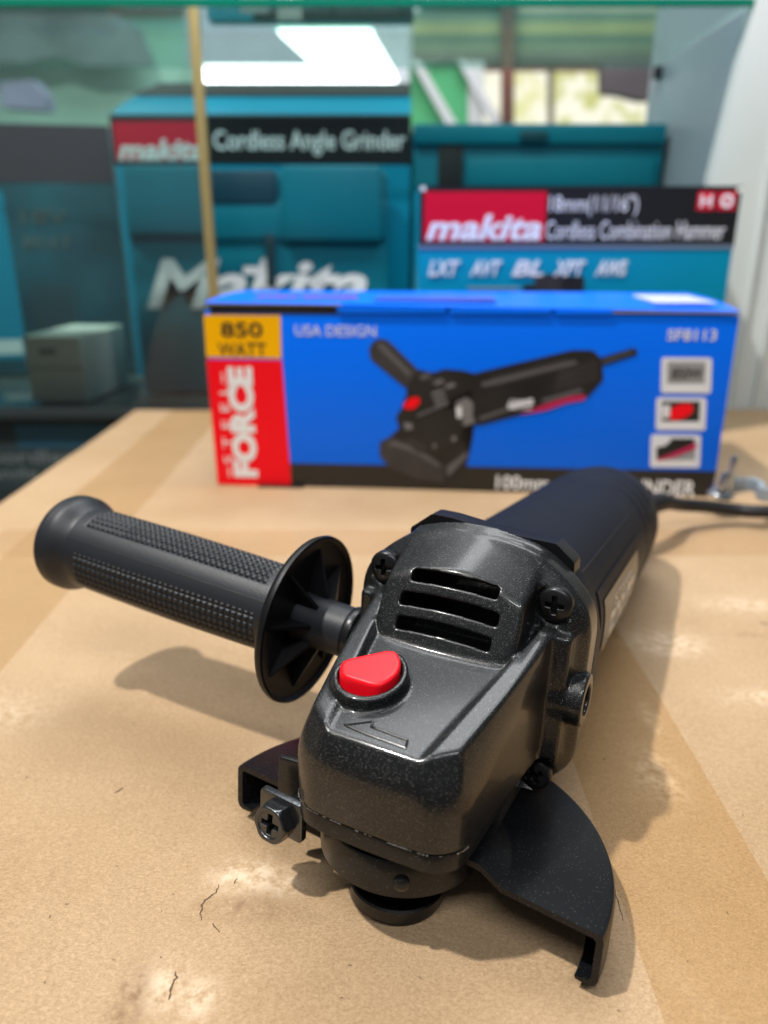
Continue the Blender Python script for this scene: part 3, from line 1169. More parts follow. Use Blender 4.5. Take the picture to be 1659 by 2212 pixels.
V, Fc = grip_mesh()
handle = make('side_handle', V, Fc, M_grip, G, True, 70)
fix_normals(handle.data)
make('mould_line', *tube([tuple(handle_pts(t, 14.3 + 0.54 * math.sin((t - 60) / 89 * math.pi) + 0.5 * (t - 60) / 89, np.array([math.radians(31)]))[0]) for t in np.linspace(61, 148, 40)], 0.10, 6), M_grip, handle)
RD = 27.3
disc = make('hand_guard_disc', *lathe([(57.2, 3), (57.2, 12), (56.2, 16), (54.6, RD - 1.2), (54.0, RD - .5), (52.8, RD), (51.8, RD - .2), (51.6, RD - 0.9), (53.0, RD - 1.8), (54.2, 16), (54.4, 3)], tuple(HO), tuple(HD), 96), M_plastic, handle, True, 40)
fix_normals(disc.data)
for k in range(8):
    a = math.radians(k * 45 + 12)
    rd = -HY * math.cos(a) + HZ * math.sin(a)
    tg = HD.cross(rd)
    P = []
    for (r, t, wd) in ((7, 44.5, 0.9), (7, 54.6, 1.1), (23.4, 53.8, 0.5), (23.4, 54.5, 0.6)):
        pass
    A = HO + rd * 7; B = HO + rd * 23.2
    V = [A + HD * 46.5 - tg * .7, A + HD * 46.5 + tg * .7, A + HD * 55 + tg * 1.1, A + HD * 55 - tg * 1.1,
         B + HD * 53.4 - tg * .35, B + HD * 53.4 + tg * .35, B + HD * 55 + tg * .45, B + HD * 55 - tg * .45]
    make('stiffening_rib', [tuple(v) for v in V], [(0, 1, 2, 3), (4, 7, 6, 5), (0, 4, 5, 1), (1, 5, 6, 2), (2, 6, 7, 3), (3, 7, 4, 0)], M_plastic, handle, False)
sl = make('handle_sleeve', *lathe([(36.8, 6), (36.9, 7.6), (37.3, 7.95), (44, 8.0), (50, 8.3), (56, 9.0), (56.5, 4)], tuple(HO), tuple(HD), 64), M_grip, handle, True, 40)
fix_normals(sl.data)
wsh = make('handle_washer', *lathe([(34.0, 5), (34.2, 8.6), (35.4, 8.9), (36.8, 8.5), (37, 5)], tuple(HO), tuple(HD), 64), M_screw, handle, True, 40)
fix_normals(wsh.data)

# wheel guard ------------------------------------------------
GC = np.array([0.0, -35.6])
ZG = -32.8
RG = 54.3


def guard():
    n = 120
    a0, a1 = math.radians(-6.6), math.radians(175.4)
    rings = []
    prof = [(17.0, ZG + 3.2), (23.2, ZG + 3.2), (24.2, ZG + 2.8), (28.6, ZG + 0.2), (29.6, ZG), (RG - 1.6, ZG), (RG - 0.5, ZG - 0.45), (RG, ZG - 1.6), (RG, -44.9), (RG - 0.5, -46.5), (RG - 1.8, -47.3), (RG - 5.2, -47.1), (RG - 5.4, -46.3),
            (RG - 2.4, -45.9), (RG - 1.7, -44.7), (RG - 1.7, ZG - 2.2), (RG - 2.4, ZG - 1.6), (29.0, ZG - 1.6), (23.4, ZG + 1.5), (17.0, ZG + 1.5)]
    for i in range(n + 1):
        a = a0 + (a1 - a0) * i / n
        rings.append([(GC[0] + r * math.cos(a), GC[1] + r * math.sin(a), z) for r, z in prof])
    V, Fc = loft(rings)
    o = make('wheel_guard', V, Fc, M_guard, G, True, 38)
    fix_normals(o.data)
    return o


gd = guard()
GCc = (-0.7, -32.1)
ring = make('clamp_collar', *lathe([(0, 18.6), (0, 20.5), (0.5, 21.0), (9.6, 21.0), (10.1, 20.7), (10.1, 18.6)], (GCc[0], GCc[1], -36.4), (0, 0, 1), 96), M_cover, gd, True, 40)
fix_normals(ring.data)
# web between collar and guard plate on the right
nub = make('index_nub', *lathe([(0, 2.0), (0.7, 1.8), (1.1, 1.2), (1.3, 0.4)], (8.6, -51.4, -31.4), (0.45, -0.89, 0), 24), M_cover, gd)
nub.scale = (1, 1, 1)


# clamp tabs and bolt at the left front
def tab(name, p0, p1, z0, z1, th, r, material):
    """upright plate from p0 to p1 (plan), thickness th"""
    a, b = Vector((*p0, 0)), Vector((*p1, 0))
    L_ = (b - a).length
    u = (b - a).normalized()
    nrm = Vector((u.y, -u.x, 0))
    P = round_poly([(0, z0), (L_, z0), (L_, z1), (0, z1)], r, 5)
    V, Fc = prism(P, 0, th, 0.35, 0.35)
    Mx = Matrix(((u.x, 0, nrm.x, a.x), (u.y, 0, nrm.y, a.y), (0, 1, 0, 0), (0, 0, 0, 1)))
    o = make(name, *xform((V, Fc), Mx), material, gd, True, 40)
    fix_normals(o.data)
    return o


tab('clamp_tab', (-35.2, -44.2), (-21.0, -45.9), -35.6, -24.6, 2.2, 1.6, M_bolt)
tab('clamp_tab', (-34.5, -38.0), (-17, -36.5), -36.0, -18.6, 2.0, 1.3, M_cover)
bV, bF = phillips('bolt', 5.3, 4.4, True, M_bolt)
me = pmesh('clamp_bolt', bV, bF.tolist(), True)
fix_normals(me)
bo = new_obj('clamp_bolt', me, M_bolt, gd)
bd = Vector((-0.12, -0.985, 0.10)).normalized()
q = bd.to_track_quat('Z', 'Y')
bo.matrix_local = Matrix.Translation(Vector((-28.6, -47.2, -31.0)) * MM) @ q.to_matrix().to_4x4()
make('bolt_shank', *lathe([(0, 2.4), (14, 2.4)], (-28.6, -47.0, -31.0), (0.05, 1, 0), 20), M_bolt, gd)
# spindle flange
fl = make('spindle_flange', *lathe([(0, 12.0), (0.4, 12.5), (3.6, 12.6), (4.1, 12.2), (4.1, 10.4), (3.2, 10.2), (3.2, 8.0), (9, 8.0), (13, 8.0)], (0, -34.0, -50.0), (0, 0, 1), 80), M_cover, G, True, 40)
fix_normals(fl.data)

# ------------------------------------------------------------------ blue retail box
P0 = Vector((-117.7, 519.0, 0)); P1 = Vector((220.4, 489.5, 0))
BL = (P1 - P0).length
BH, BD = 118.5, 118.0
ang = math.atan2(P1.y - P0.y, P1.x - P0.x)
BX = empty('grinder_box', tuple(P0 + Vector((0, 0, 0.4))), ang)
prop(BX, 'blue printed cardboard box with 850 WATT and FORCE lettering, standing behind the grinder', 'box')
Mb = BX.matrix_basis.copy()
Ub = (P1 - P0).normalized(); Nb = Vector((-Ub.y, Ub.x, 0))


def bp(px, py):
    """picture position -> (u, v) on the front of the box, mm"""
    d = at(px, py, 1000) - Vector((0, 0, CAM_H))
    o_ = Vector((0, 0, CAM_H))
    t = (P0 - o_).dot(Nb) / d.dot(Nb)
    q = o_ + d * t - P0
    return q.dot(Ub), q.z - 0.4


M_blue = mat('blue_print', (0.0, 0.155, 0.95), 0.36, spec=0.2, bump=0.05, bscale=30)
M_bblack = mat('black_print', (0.012, 0.012, 0.011), 0.38, coat=0.1)
M_bred = mat('red_print', (0.93, 0.004, 0.014), 0.38, spec=0.2)
M_yel = mat('yellow_print', (0.95, 0.48, 0.0), 0.38, spec=0.2)
M_white = mat('white_print', (0.82, 0.84, 0.86), 0.4)
M_ink = mat('dark_ink', (0.02, 0.016, 0.012), 0.4)
M_gray = mat('grey_print', (0.30, 0.31, 0.32), 0.4)
M_gray2 = mat('light_grey_print', (0.74, 0.76, 0.80), 0.4)
M_art = mat('charcoal_print', (0.012, 0.012, 0.012), 0.45, var=0.5, vscale=30)
M_art2 = mat('slate_print', (0.036, 0.033, 0.034), 0.45, var=0.3, vscale=30)
M_art3 = mat('ash_print', (0.17, 0.17, 0.175), 0.45)
M_pink = mat('magenta_print', (0.50, 0.015, 0.09), 0.4)
M_raw = mat('box_board_edge', (0.30, 0.24, 0.19), 0.8)

bb = bev_box('box_carcass', 0, BL, 0, BD, 0, BH, 0.7, M_blue, BX)
# gentle bulge of the panels is left to the lid flaps
lid = []
top_u = [(0, 0.0, 4.6), (0.27, 0.0, 1.8), (0.29, 0, 0.8), (0.47, 0, 0.7), (0.50, 0, 0.9), (0.74, 0, 1.2), (0.76, 0, 2.0), (1.0, 0, 3.0)]


def lid_sheet(u0, u1, zf0, zf1, zb, name='lid_flap', y0=-1.2, drop=0.0, material=M_blue):
    n, k = 24, 10
    V = []
    for lay in (0, 0.9):
        for i in range(n + 1):
            for j in range(k + 1):
                u, w = i / n, j / k
                zf = zf0 + (zf1 - zf0) * u
                z = zf * (1 - w) ** 1.2 + zb * (1 - (1 - w) ** 1.2) + 1.3 * math.sin(math.pi * w)
                V.append((u0 + (u1 - u0) * u, y0 + (BD - y0) * w, BH + z + lay))
    m = (n + 1) * (k + 1)
    Fc = []
    for i in range(n):
        for j in range(k):
            a = i * (k + 1) + j
            Fc.append((a + m, a + k + 1 + m, a + k + 2 + m, a + 1 + m))
            Fc.append((a, a + 1, a + k + 2, a + k + 1))
    rim = [i * (k + 1) for i in range(n + 1)] + [n * (k + 1) + j for j in range(1, k + 1)] + [i * (k + 1) + k for i in range(n - 1, -1, -1)] + [j for j in range(k - 1, 0, -1)]
    for q in range(len(rim)):
        a, b = rim[q], rim[(q + 1) % len(rim)]
        Fc.append((a, b, b + m, a + m))
    o = make(name, V, Fc, material, BX, True, 40)
    fix_normals(o.data)
    return o


lid_o = lid_sheet(0.5, BL - 0.5, 4.8, 1.4, 5.0)
bev_box('lid_gap_shade', 4, 92, -0.6, 0.4, BH - 1.5, BH + 4.5, 0.2, M_bblack, BX)  # solid black strip painting the shade in the gap under the lid
for (a, b) in ((88, 158), (160, 224), (226, 262)):
    bev_box('tuck_tab', a, b, -1.9, 3.0, BH - 0.8, BH + 3.6 - 0.006 * a, 0.6, M_blue, BX)
bev_box('board_edge', BL * 0.77, BL - 1, -1.7, 2.2, BH + 0.9, BH + 1.8, 0.3, M_raw, BX)
bev_box('board_edge', 1, 91, -1.7, 2.2, BH + 4.1, BH + 4.9, 0.3, M_raw, BX)
text('lid_lettering', 'ANGLE GRINDER', (28, 22, BH + 7.2), (1, 0, 0), (0, 1, 0.0), 70, 14, mat('lid_red', (0.75, 0.02, 0.09), 0.4), BX, 0.3)
for k in range(5):
    bev_box('lid_label', BL - 50, BL - 12, 10 + k * 14, 10 + k * 14 + 8, BH + 6.0, BH + 6.9, 0.1, M_gray2, BX)
bev_box('lid_picture', 110, 190, 14, 60, BH + 5.9, BH + 6.6, 0.1, mat('lid_art', (0.03, 0.09, 0.50), 0.4), BX)


def panel(name, poly, depth, material, parent=BX, rnd=0.0, lift=0.0):
    """flat printed shape on the box front. poly in picture positions"""
    P = np.array([bp(*q) for q in poly])
    if rnd:
        P = round_poly(P, rnd, 5)
    V, Fc = prism(P, 0, depth)
    Mx = Matrix(((1, 0, 0, 0), (0, 0, -1, -lift), (0, 1, 0, 0), (0, 0, 0, 1)))
    o = make(name, *xform((V, Fc), Mx), material, parent, False)
    fix_normals(o.data)
    return o


def btext(s, px0, py0, px1, py1, material, name='lettering', lift=0.35, parent=BX, **kw):
    """text filling the picture rectangle, drawn on the front of the box"""
    u0, v0 = bp(px0, py1)
    u1, _ = bp(px1, py1)
    _, v1 = bp(px0, py0)
    return text(name, s, (u0, -lift, v0), (1, 0, 0), (0, 0, 1), u1 - u0, v1 - v0, material, parent, 0.15, **kw)


panel('black_band', [(610, 1000), (1548, 1018), (1533, 1073), (612, 1054)], 0.2, M_bblack)
panel('yellow_patch', [(440, 680), (606, 681), (608, 774), (446, 771)], 0.25, M_yel)
panel('red_patch', [(446, 776), (609, 778), (630, 1055), (470, 1045)], 0.25, M_bred)
btext('850', 478, 695, 568, 728, M_ink, bold=0.02)
btext('WATT', 472, 740, 576, 768, M_ink, bold=0.01)
btext('USA DESIGN', 638, 702, 812, 725, M_white)
btext('SF8113', 1440, 711, 1546, 735, M_white, bold=0.01)
btext('100mm', 1071, 1026, 1186, 1056, M_white, bold=0.02)
btext('ANGLE', 1203, 1030, 1318, 1062, M_white, bold=0.02)
btext('GRINDER', 1330, 1034, 1500, 1068, M_white, bold=0.02)
# vertical lettering on the red patch
u0, v0 = bp(590, 1030); u1, v1 = bp(508, 790)
ua, va = bp(520, 1030)
text('lettering', 'FORCE', (ua + 12.8, -0.4, va), (0, 0, 1), (-1, 0, 0), abs(bp(520, 792)[1] - va), 17.5, M_white, BX, 0.15, bold=0.06, spacing=1.0)
text('lettering', 'STEEL', (ua - 4.5, -0.4, va + 10), (0, 0, 1), (-1, 0, 0), 54, 6.4, M_white, BX, 0.15, spacing=1.7)
bev_box('lettering_dash', ua - 8.3, ua - 7.3, -0.55, -0.3, va, va + 7, 0, M_white, BX)
bev_box('lettering_dash', ua - 8.3, ua - 7.3, -0.55, -0.3, va + 66, va + 73, 0, M_white, BX)

# printed grinder picture (art made of flat inks)
art = panel('printed_picture', [(915, 900), (945, 870), (1005, 880), (1023, 935), (1015, 975), (1002, 1028), (965, 1042), (905, 1038), (850, 1015), (820, 985), (820, 955), (840, 945), (862, 925), (855, 900), (868, 880), (878, 850), (880, 815), (905, 798), (935, 805), (960, 797), (1000, 800),
                                 (1030, 808), (1040, 830), (1038, 905), (1010, 935)], 0.15, M_art, BX, 0.8, 0.25)
panel('printed_handle', [(797, 752), (808, 735), (828, 731), (842, 738), (905, 800), (876, 838), (800, 775)], 0.15, M_art2, art, 1.2, 0.42)
panel('printed_body', [(1025, 806), (1235, 756), (1280, 756), (1300, 775), (1303, 820), (1270, 858), (1030, 920), (1015, 880)], 0.15, M_art, art, 1.5, 0.42)
panel('printed_cord', [(1298, 772), (1368, 751), (1376, 756), (1376, 766), (1302, 790)], 0.15, M_art, art, 0.3, 0.42)
panel('printed_disc', [(820, 960), (842, 942), (900, 960), (960, 1005), (960, 1042), (905, 1036), (850, 1014), (822, 988)], 0.15, M_art2, art, 1.5, 0.58)
panel('printed_gear', [(862, 905), (905, 905), (960, 880), (1000, 890), (1000, 940), (940, 985), (900, 975), (866, 940)], 0.15, M_art, art, 1.5, 0.72)
panel('printed_highlight', [(872, 912), (890, 914), (892, 926), (876, 928)], 0.15, M_art3, art, 0.6, 0.9)
panel('printed_flange', [(985, 868), (1008, 858), (1022, 870), (1020, 915), (1000, 920), (985, 905)], 0.15, M_art3, art, 0.8, 0.6)
panel('printed_button', [(872, 873), (885, 860), (903, 856), (908, 868), (895, 882), (876, 884)], 0.15, M_bred, art, 0.8, 0.9)
panel('printed_trim', [(1120, 896), (1180, 872), (1230, 856), (1265, 852), (1262, 864), (1225, 870), (1180, 886)], 0.15, M_pink, art, 0.4, 0.6)
panel('printed_badge', [(1090, 870), (1160, 852), (1164, 872), (1092, 890)], 0.15, M_bblack, art, 0.3, 0.6)
panel('printed_badge_text', [(1096, 872), (1150, 860), (1153, 872), (1098, 884)], 0.1, M_gray2, art, 0.3, 0.78)
for k in range(4):
    panel('printed_slots', [(925 + k * 12, 818 + k * 4), (945 + k * 12, 814 + k * 4), (948 + k * 12, 822 + k * 4), (928 + k * 12, 828 + k * 4)], 0.1, M_art3 if k % 2 else M_art2, art, 0.3, 0.5)
panel('printed_shade', [(1060, 815), (1225, 775), (1240, 790), (1065, 835)], 0.1, M_art2, art, 0.8, 0.6)
for k in range(5):
    panel('printed_grip_line', [(1195 + k * 3, 838 - k * 9), (1290, 815 - k * 9), (1290, 819 - k * 9), (1196 + k * 3, 843 - k * 9)], 0.1, M_art3 if k == 9 else M_art2, art, 0.1, 0.6)

M_art4 = mat('mist_print', (0.10, 0.10, 0.105), 0.45)
for poly, m_, lf in (
        ([(812, 745), (826, 741), (890, 806), (880, 812)], M_art4, 0.58),
        ([(1040, 826), (1240, 778), (1250, 784), (1042, 836)], M_art4, 0.72),
        ([(1036, 900), (1120, 872), (1122, 878), (1036, 908)], M_art4, 0.72),
        ([(905, 812), (925, 804), (932, 812), (912, 822)], M_art4, 0.72),
        ([(932, 848), (958, 840), (960, 846), (934, 855)], M_art3, 0.86),
        ([(936, 860), (962, 852), (964, 858), (938, 867)], M_art3, 0.86),
        ([(940, 872), (966, 864), (968, 870), (942, 879)], M_art3, 0.86),
        ([(900, 895), (965, 868), (968, 873), (902, 901)], M_art4, 0.86),
        ([(835, 965), (850, 952), (900, 968), (950, 1003), (948, 1008), (895, 976), (848, 962)], M_art4, 0.72),
        ([(965, 1008), (1008, 975), (1010, 985), (967, 1030)], M_art4, 0.6),
        ([(985, 880), (996, 876), (998, 900), (988, 904)], M_gray2, 0.86),
        ([(880, 945), (920, 965), (918, 972), (878, 952)], M_art2, 0.86),
        ([(1300, 780), (1366, 757), (1367, 760), (1301, 784)], M_art4, 0.58),
        ([(975, 945), (983, 940), (986, 950), (978, 954)], M_art3, 0.86),
        ([(935, 960), (941, 957), (943, 965), (937, 967)], M_art3, 0.86),
        ([(1016, 905), (1024, 902), (1026, 912), (1018, 915)], M_art3, 0.86),
        ([(1170, 862), (1255, 838), (1258, 846), (1172, 870)], M_art4, 0.72)):
    panel('printed_glint', poly, 0.08, m_, art, 0.3, lf)
btext('FORCE', 1098, 862, 1150, 884, M_gray2, lift=1.1, shear=0.2, parent=BX)

# three icon badges
for (x0, y0, x1, y1) in ((1427, 772, 1537, 850), (1416, 858, 1525, 930), (1404, 938, 1513, 1010)):
    ic = panel('icon_frame', [(x0 + 2, y0), (x1 + 1, y0 + 1), (x1 - 2, y1), (x0, y1 - 1)], 0.15, M_gray2, BX, 2.2, 0.25)
    w, hgt = x1 - x0, y1 - y0
    panel('icon_picture', [(x0 + .13 * w, y0 + .12 * hgt), (x1 - .12 * w, y0 + .12 * hgt), (x1 - .14 * w, y0 + .72 * hgt), (x0 + .12 * w, y0 + .72 * hgt)], 0.12, M_gray if y0 == 772 else M_art, ic, 0.2, 0.42)
    panel('icon_caption', [(x0 + .12 * w, y0 + .80 * hgt), (x1 - .14 * w, y0 + .80 * hgt), (x1 - .15 * w, y0 + .90 * hgt), (x0 + .12 * w, y0 + .90 * hgt)], 0.1, M_white, ic, 0.2, 0.42)
btext('850W', 1449, 794, 1515, 818, M_ink, lift=0.6, bold=0.02)
panel('icon_shape', [(1440, 900), (1452, 880), (1472, 872), (1494, 872), (1497, 888), (1480, 902), (1455, 908)], 0.1, M_bred, BX, 1.0, 0.6)
panel('icon_shape', [(1430, 878), (1446, 872), (1448, 900), (1432, 905)], 0.1, M_gray2, BX, 0.6, 0.6)
panel('icon_shape', [(1418, 992), (1460, 975), (1505, 955), (1503, 968), (1462, 985), (1420, 996)], 0.1, M_pink, BX, 0.2, 0.6)
panel('icon_shape', [(1425, 994), (1462, 986), (1502, 971), (1500, 992)], 0.1, M_gray, BX, 0.2, 0.62)
panel('icon_shape', [(1414, 945), (1440, 941), (1450, 950), (1436, 962), (1416, 966)], 0.1, M_gray2, BX, 0.8, 0.62)
# dark foot tab under the box front
tabo = bev_box('bottom_tab', 30, 62, -5.0, 3, -0.2, 0.5, 0.15, M_bblack, BX)

M_zinc = mat('zinc_plate', (0.42, 0.50, 0.58), 0.3, metal=0.6, bump=0.1, bscale=300)
# ------------------------------------------------------------------ pin spanner lying at the right
SP = empty('pin_spanner', tuple(at(1600, 1062, 452)))
SP.location.z = 0
prop(SP, 'bright steel two-pin spanner at the right edge beside the blue box', 'spanner')
so = Vector(SP.location) / MM


def spl(p):
    return tuple(Vector(p) - so)


def strip(name, path, w, th, material, parent):
    rings = []
    for i, p in enumerate(path):
        a, b = Vector(path[max(i - 1, 0)]), Vector(path[min(i + 1, len(path) - 1)])
        d = (b - a).normalized()
        s = Vector((0, 0, 1)).cross(d).normalized()
        up = d.cross(s).normalized()
        ww = w[i] if isinstance(w, list) else w
        P = Vector(p)
        rings.append([tuple(P + s * ww * .5 * cx + up * th * .5 * cz) for cx, cz in ((-1, -.6), (-.9, -1), (.9, -1), (1, -.6), (1, .6), (.9, 1), (-.9, 1), (-1, .6))])
    o = make(name, *loft(rings), material, parent, True, 40)
    fix_normals(o.data)
    return o


strip('handle_bar', [spl(q) for q in spline([at(1548, 1066, 455), at(1590, 1050, 455), at(1622, 1045, 452), at(1645, 1056, 444), at(1672, 1072, 430), (300, 400, 20), (345, 380, 14)], 6)], [3] * 3 + [4.0] * 34, 7.5, M_zinc, SP)
for (px, py, z1) in ((1559, 1060, 12), (1573, 1066, 24)):
    q = at(px, py, 452)
    q2 = Vector((q.x, q.y, q.z + z1))
    make('pin', *tube([spl(q), spl(q + Vector((1.0, 0, z1 * .8))), spl(q2 + Vector((1.2, 0, 0)))], [2.6, 2.6, 1.9], 14), M_steel, SP)
make('fork_end', *lathe([(0, 3), (0, 7.4), (.6, 8), (2.4, 8), (3, 7.4), (3, 3)], spl(at(1556, 1074, 452)), (0.1, 0, 1), 32), M_steel, SP)

# ------------------------------------------------------------------ display cabinet behind the carton
M_teal = mat('teal_case_plastic', (0.002, 0.165, 0.235), 0.42, spec=0.3, bump=0.1, bscale=400, var=0.1, vscale=6)
M_teal2 = mat('teal_box_print', (0.0, 0.26, 0.43), 0.38, spec=0.25, var=0.05, vscale=6)
M_tealdk = mat('dark_teal_print', (0.012, 0.095, 0.135), 0.4, var=0.5, vscale=9)
M_blk2 = mat('soft_black_print', (0.008, 0.009, 0.012), 0.4, coat=0.1)
M_red2 = mat('crimson_print', (0.72, 0.006, 0.035), 0.38, spec=0.25)
M_wh2 = mat('pale_print', (0.88, 0.90, 0.93), 0.5)
M_wh3 = mat('embossed_white', (0.70, 0.76, 0.78), 0.5)
M_cream = mat('white_carton_board', (0.84, 0.87, 0.78), 0.7, var=0.06, vscale=12)
M_grey_wall = mat('grey_laminate', (0.36, 0.365, 0.43), 0.5, var=0.06, vscale=5)
M_pale = mat('pale_metal_post', (0.56, 0.60, 0.58), 0.45, var=0.06, vscale=6)
M_strap = mat('black_strap', (0.01, 0.01, 0.012), 0.6)


def glass(name, tint, haze_col, haze, rough=0.03, gloss=None):
    m, nt, p = nodes_of(name)
    N, L = nt.nodes, nt.links
    N.remove(p)
    tr = N.new('ShaderNodeBsdfTransparent'); tr.inputs[0].default_value = (*tint, 1)
    df = N.new('ShaderNodeBsdfDiffuse'); df.inputs[0].default_value = (*haze_col, 1)
    t = N.new('ShaderNodeTexCoord')
    n = N.new('ShaderNodeTexNoise'); n.inputs['Scale'].default_value = 9; n.inputs['Detail'].default_value = 4
    L.new(t.outputs['Object'], n.inputs['Vector'])
    mr = N.new('ShaderNodeMapRange'); mr.inputs['To Min'].default_value = haze * 0.5; mr.inputs['To Max'].default_value = haze * 1.5
    L.new(n.outputs['Fac'], mr.inputs['Value'])
    m1 = N.new('ShaderNodeMixShader'); L.new(mr.outputs[0], m1.inputs[0])
    L.new(tr.outputs[0], m1.inputs[1]); L.new(df.outputs[0], m1.inputs[2])
    gl = N.new('ShaderNodeBsdfGlossy'); gl.inputs['Roughness'].default_value = rough
    fr = N.new('ShaderNodeFresnel'); fr.inputs['IOR'].default_value = 1.45
    m2 = N.new('ShaderNodeMixShader'); L.new(fr.outputs[0], m2.inputs[0])
    if gloss is not None:
        nt.links.remove(m2.inputs[0].links[0]); m2.inputs[0].default_value = gloss
    L.new(m1.outputs[0], m2.inputs[1]); L.new(gl.outputs[0], m2.inputs[2])
    L.new(m2.outputs[0], N['Material Output'].inputs[0])
    return m


M_glass = glass('hazy_glass', (0.90, 0.97, 0.95), (0.42, 0.46, 0.48), 0.028)  # pale diffuse haze mixed in to imitate reflections on the pane
M_glass2 = glass('shelf_glass', (0.80, 0.93, 0.89), (0.30, 0.40, 0.40), 0.05, 0.03, 0.10)
M_edge = mat('green_glass_edge', (0.0, 0.20, 0.12), 0.15, coat=0.5)
M_edge2 = mat('lit_green_glass_edge', (0.01, 0.42, 0.24), 0.15, coat=0.5)  # edge glow painted as a lighter green of the same glass
M_gold = mat('brass_trim', (0.42, 0.33, 0.13), 0.30, metal=0.35, coat=0.3)

YP = 778.0
# lower glass shelf
SH = empty('display_shelf', (0, YP, -3))
prop(SH, 'lower glass shelf of the display cabinet, level with the carton top', 'shelf', 'glass shelves of the cabinet')
bev_box('shelf_pane', -640, 324, 2, 420, -3, 0.0, 0.4, mat('shelf_surface', (0.10, 0.13, 0.13), 0.12, var=0.1), SH)
bev_box('glass_edge', -640, 324, 0, 2, -3, 0.6, 0.3, M_edge2, SH)
US = empty('display_shelf', (0, YP, 357))
prop(US, 'upper glass shelf with a green edge along the top of the photo', 'shelf', 'glass shelves of the cabinet')
bev_box('shelf_pane', -640, 322, 2, 260, -2.4, 2.4, 0.4, M_glass2, US)
bev_box('glass_edge', -640, 322, -2, 2, -3.2, 3.2, 0.4, M_edge, US)
PN = empty('sliding_glass_pane', (0, YP, 0))
prop(PN, 'hazy sliding glass pane with a brass edge, left half of the cabinet', 'glass pane')
bev_box('pane', -640, -166.5, -9, -5, 2, 350, 0.3, M_glass, PN)
bev_box('brass_trim', -169, -160, -11, -3, 1, 351, 1.0, M_gold, PN)
bev_box('bottom_rail', -640, -166.5, -11, -3, -9, 2, 0.6, mat('dark_rail', (0.03, 0.04, 0.04), 0.4), PN)


def front_box(name, label, cat, L_, T_, R_, B_, Y, depth, material, rz=0.0, group=None, bev=1.5):
    """carton whose front, at depth Y, spans the picture rectangle; returns (empty, width, height)"""
    a = at(L_, T_, Y); b = at(R_, T_, Y); c = a
    z0 = 0.3 if B_ > 500 else at(L_, B_, Y).z
    e_ = empty(name, (a.x, Y, z0), rz)
    prop(e_, label, cat, group)
    w, hh = b.x - a.x, c.z - z0
    bev_box('carcass', 0, w, 0, depth, 0, hh, bev, material, e_)
    return e_, w, hh


def slab(parent, name, u0, u1, v0, v1, material, lift=0.4, th=0.3):
    return bev_box(name, u0, u1, -lift - th, -lift + 0.05, v0, v1, 0, material, parent)


def ptext(parent, s, u0, u1, v0, v1, material, lift=0.9, name='lettering', **kw):
    return text(name, s, (u0, -lift, v0), (1, 0, 0), (0, 0, 1), u1 - u0, v1 - v0, material, parent, 0.3, **kw)


# right: hammer carton (front at 815)
HB, w, h = front_box('power_tool_carton', 'teal and black carton with a red logo patch, right behind the blue box', 'carton', 906, 402, 1603, 908, 668, 90, M_teal2)
SC = w / 350.0
k = w / 688.0
q_ = 0.82   # vertical scale of the printed bands
slab(HB, 'black_header', 0, w, h - 54 * q_, h, M_blk2)
slab(HB, 'silver_line', 0, w, h - 58 * q_, h - 54.2 * q_, mat('line_grey', (0.16, 0.22, 0.30), 0.4))
slab(HB, 'red_patch', 4, 4 + 262 * k, h - 51 * q_, h - 5 * q_, M_red2, 0.7)
ptext(HB, 'makita', 6, 4 + 256 * k, h - 50 * q_, h - 26 * q_, M_wh2, 1.1, shear=0.25, bold=0.03)
ptext(HB, '18mm(11/16")', 280 * k, 470 * k, h - 28 * q_, h - 8 * q_, M_wh2, 0.9)
ptext(HB, 'Cordless Combination Hammer', 276 * k, w - 9, h - 49 * q_, h - 32 * q_, M_wh2, 0.9)
slab(HB, 'red_icon', w - 92 * k, w - 55 * k, h - 22 * q_, h - 5 * q_, M_red2, 0.7)
slab(HB, 'red_icon', w - 48 * k, w - 10 * k, h - 22 * q_, h - 5 * q_, M_red2, 0.7)
ptext(HB, 'H', w - 86 * k, w - 61 * k, h - 19 * q_, h - 8 * q_, M_wh2, 1.1, bold=0.03)
ptext(HB, 'O', w - 43 * k, w - 15 * k, h - 20 * q_, h - 7 * q_, M_wh2, 1.1, bold=0.06)
for i, s in enumerate(('LXT', 'AVT', 'BL', 'XPT', 'AWS')):
    ptext(HB, s, (22 + i * 92) * k, (22 + i * 92 + 70) * k, h - 84 * q_, h - 69 * q_, M_wh2, 0.9, shear=0.3, bold=0.03)
# tool picture on the carton
for (u0, u1, v0, v1, m_) in ((232, 340, 92, 114, M_art), (258, 318, 82, 124, M_art2), (268, 306, 90, 108, M_art3), (318, 368, 84, 118, M_art), (326, 356, 90, 110, M_art2), (205, 350, 110, 132, M_art), (110, 225, 95, 97, M_gray)):
    P = round_poly([(u0 * k, h - v1 * q_), (u1 * k, h - v1 * q_), (u1 * k, h - v0 * q_), (u0 * k, h - v0 * q_)], 3.0 if v1 - v0 > 5 else .5, 5)
    V, Fc = prism(P, 0, 0.3)
    Mx = Matrix(((1, 0, 0, 0), (0, 0, -1, -0.4 - random.random() * .4), (0, 1, 0, 0), (0, 0, 0, 1)))
    o = make('printed_tool', *xform((V, Fc), Mx), m_, HB, False)
    fix_normals(o.data)
# worn pale corners
for (u, v) in ((1, h - 2 * q_), (w - 4, h - 3 * q_)):
    slab(HB, 'worn_corner', u, u + 4, v - 2, v + 1.5, M_cream, 0.6)

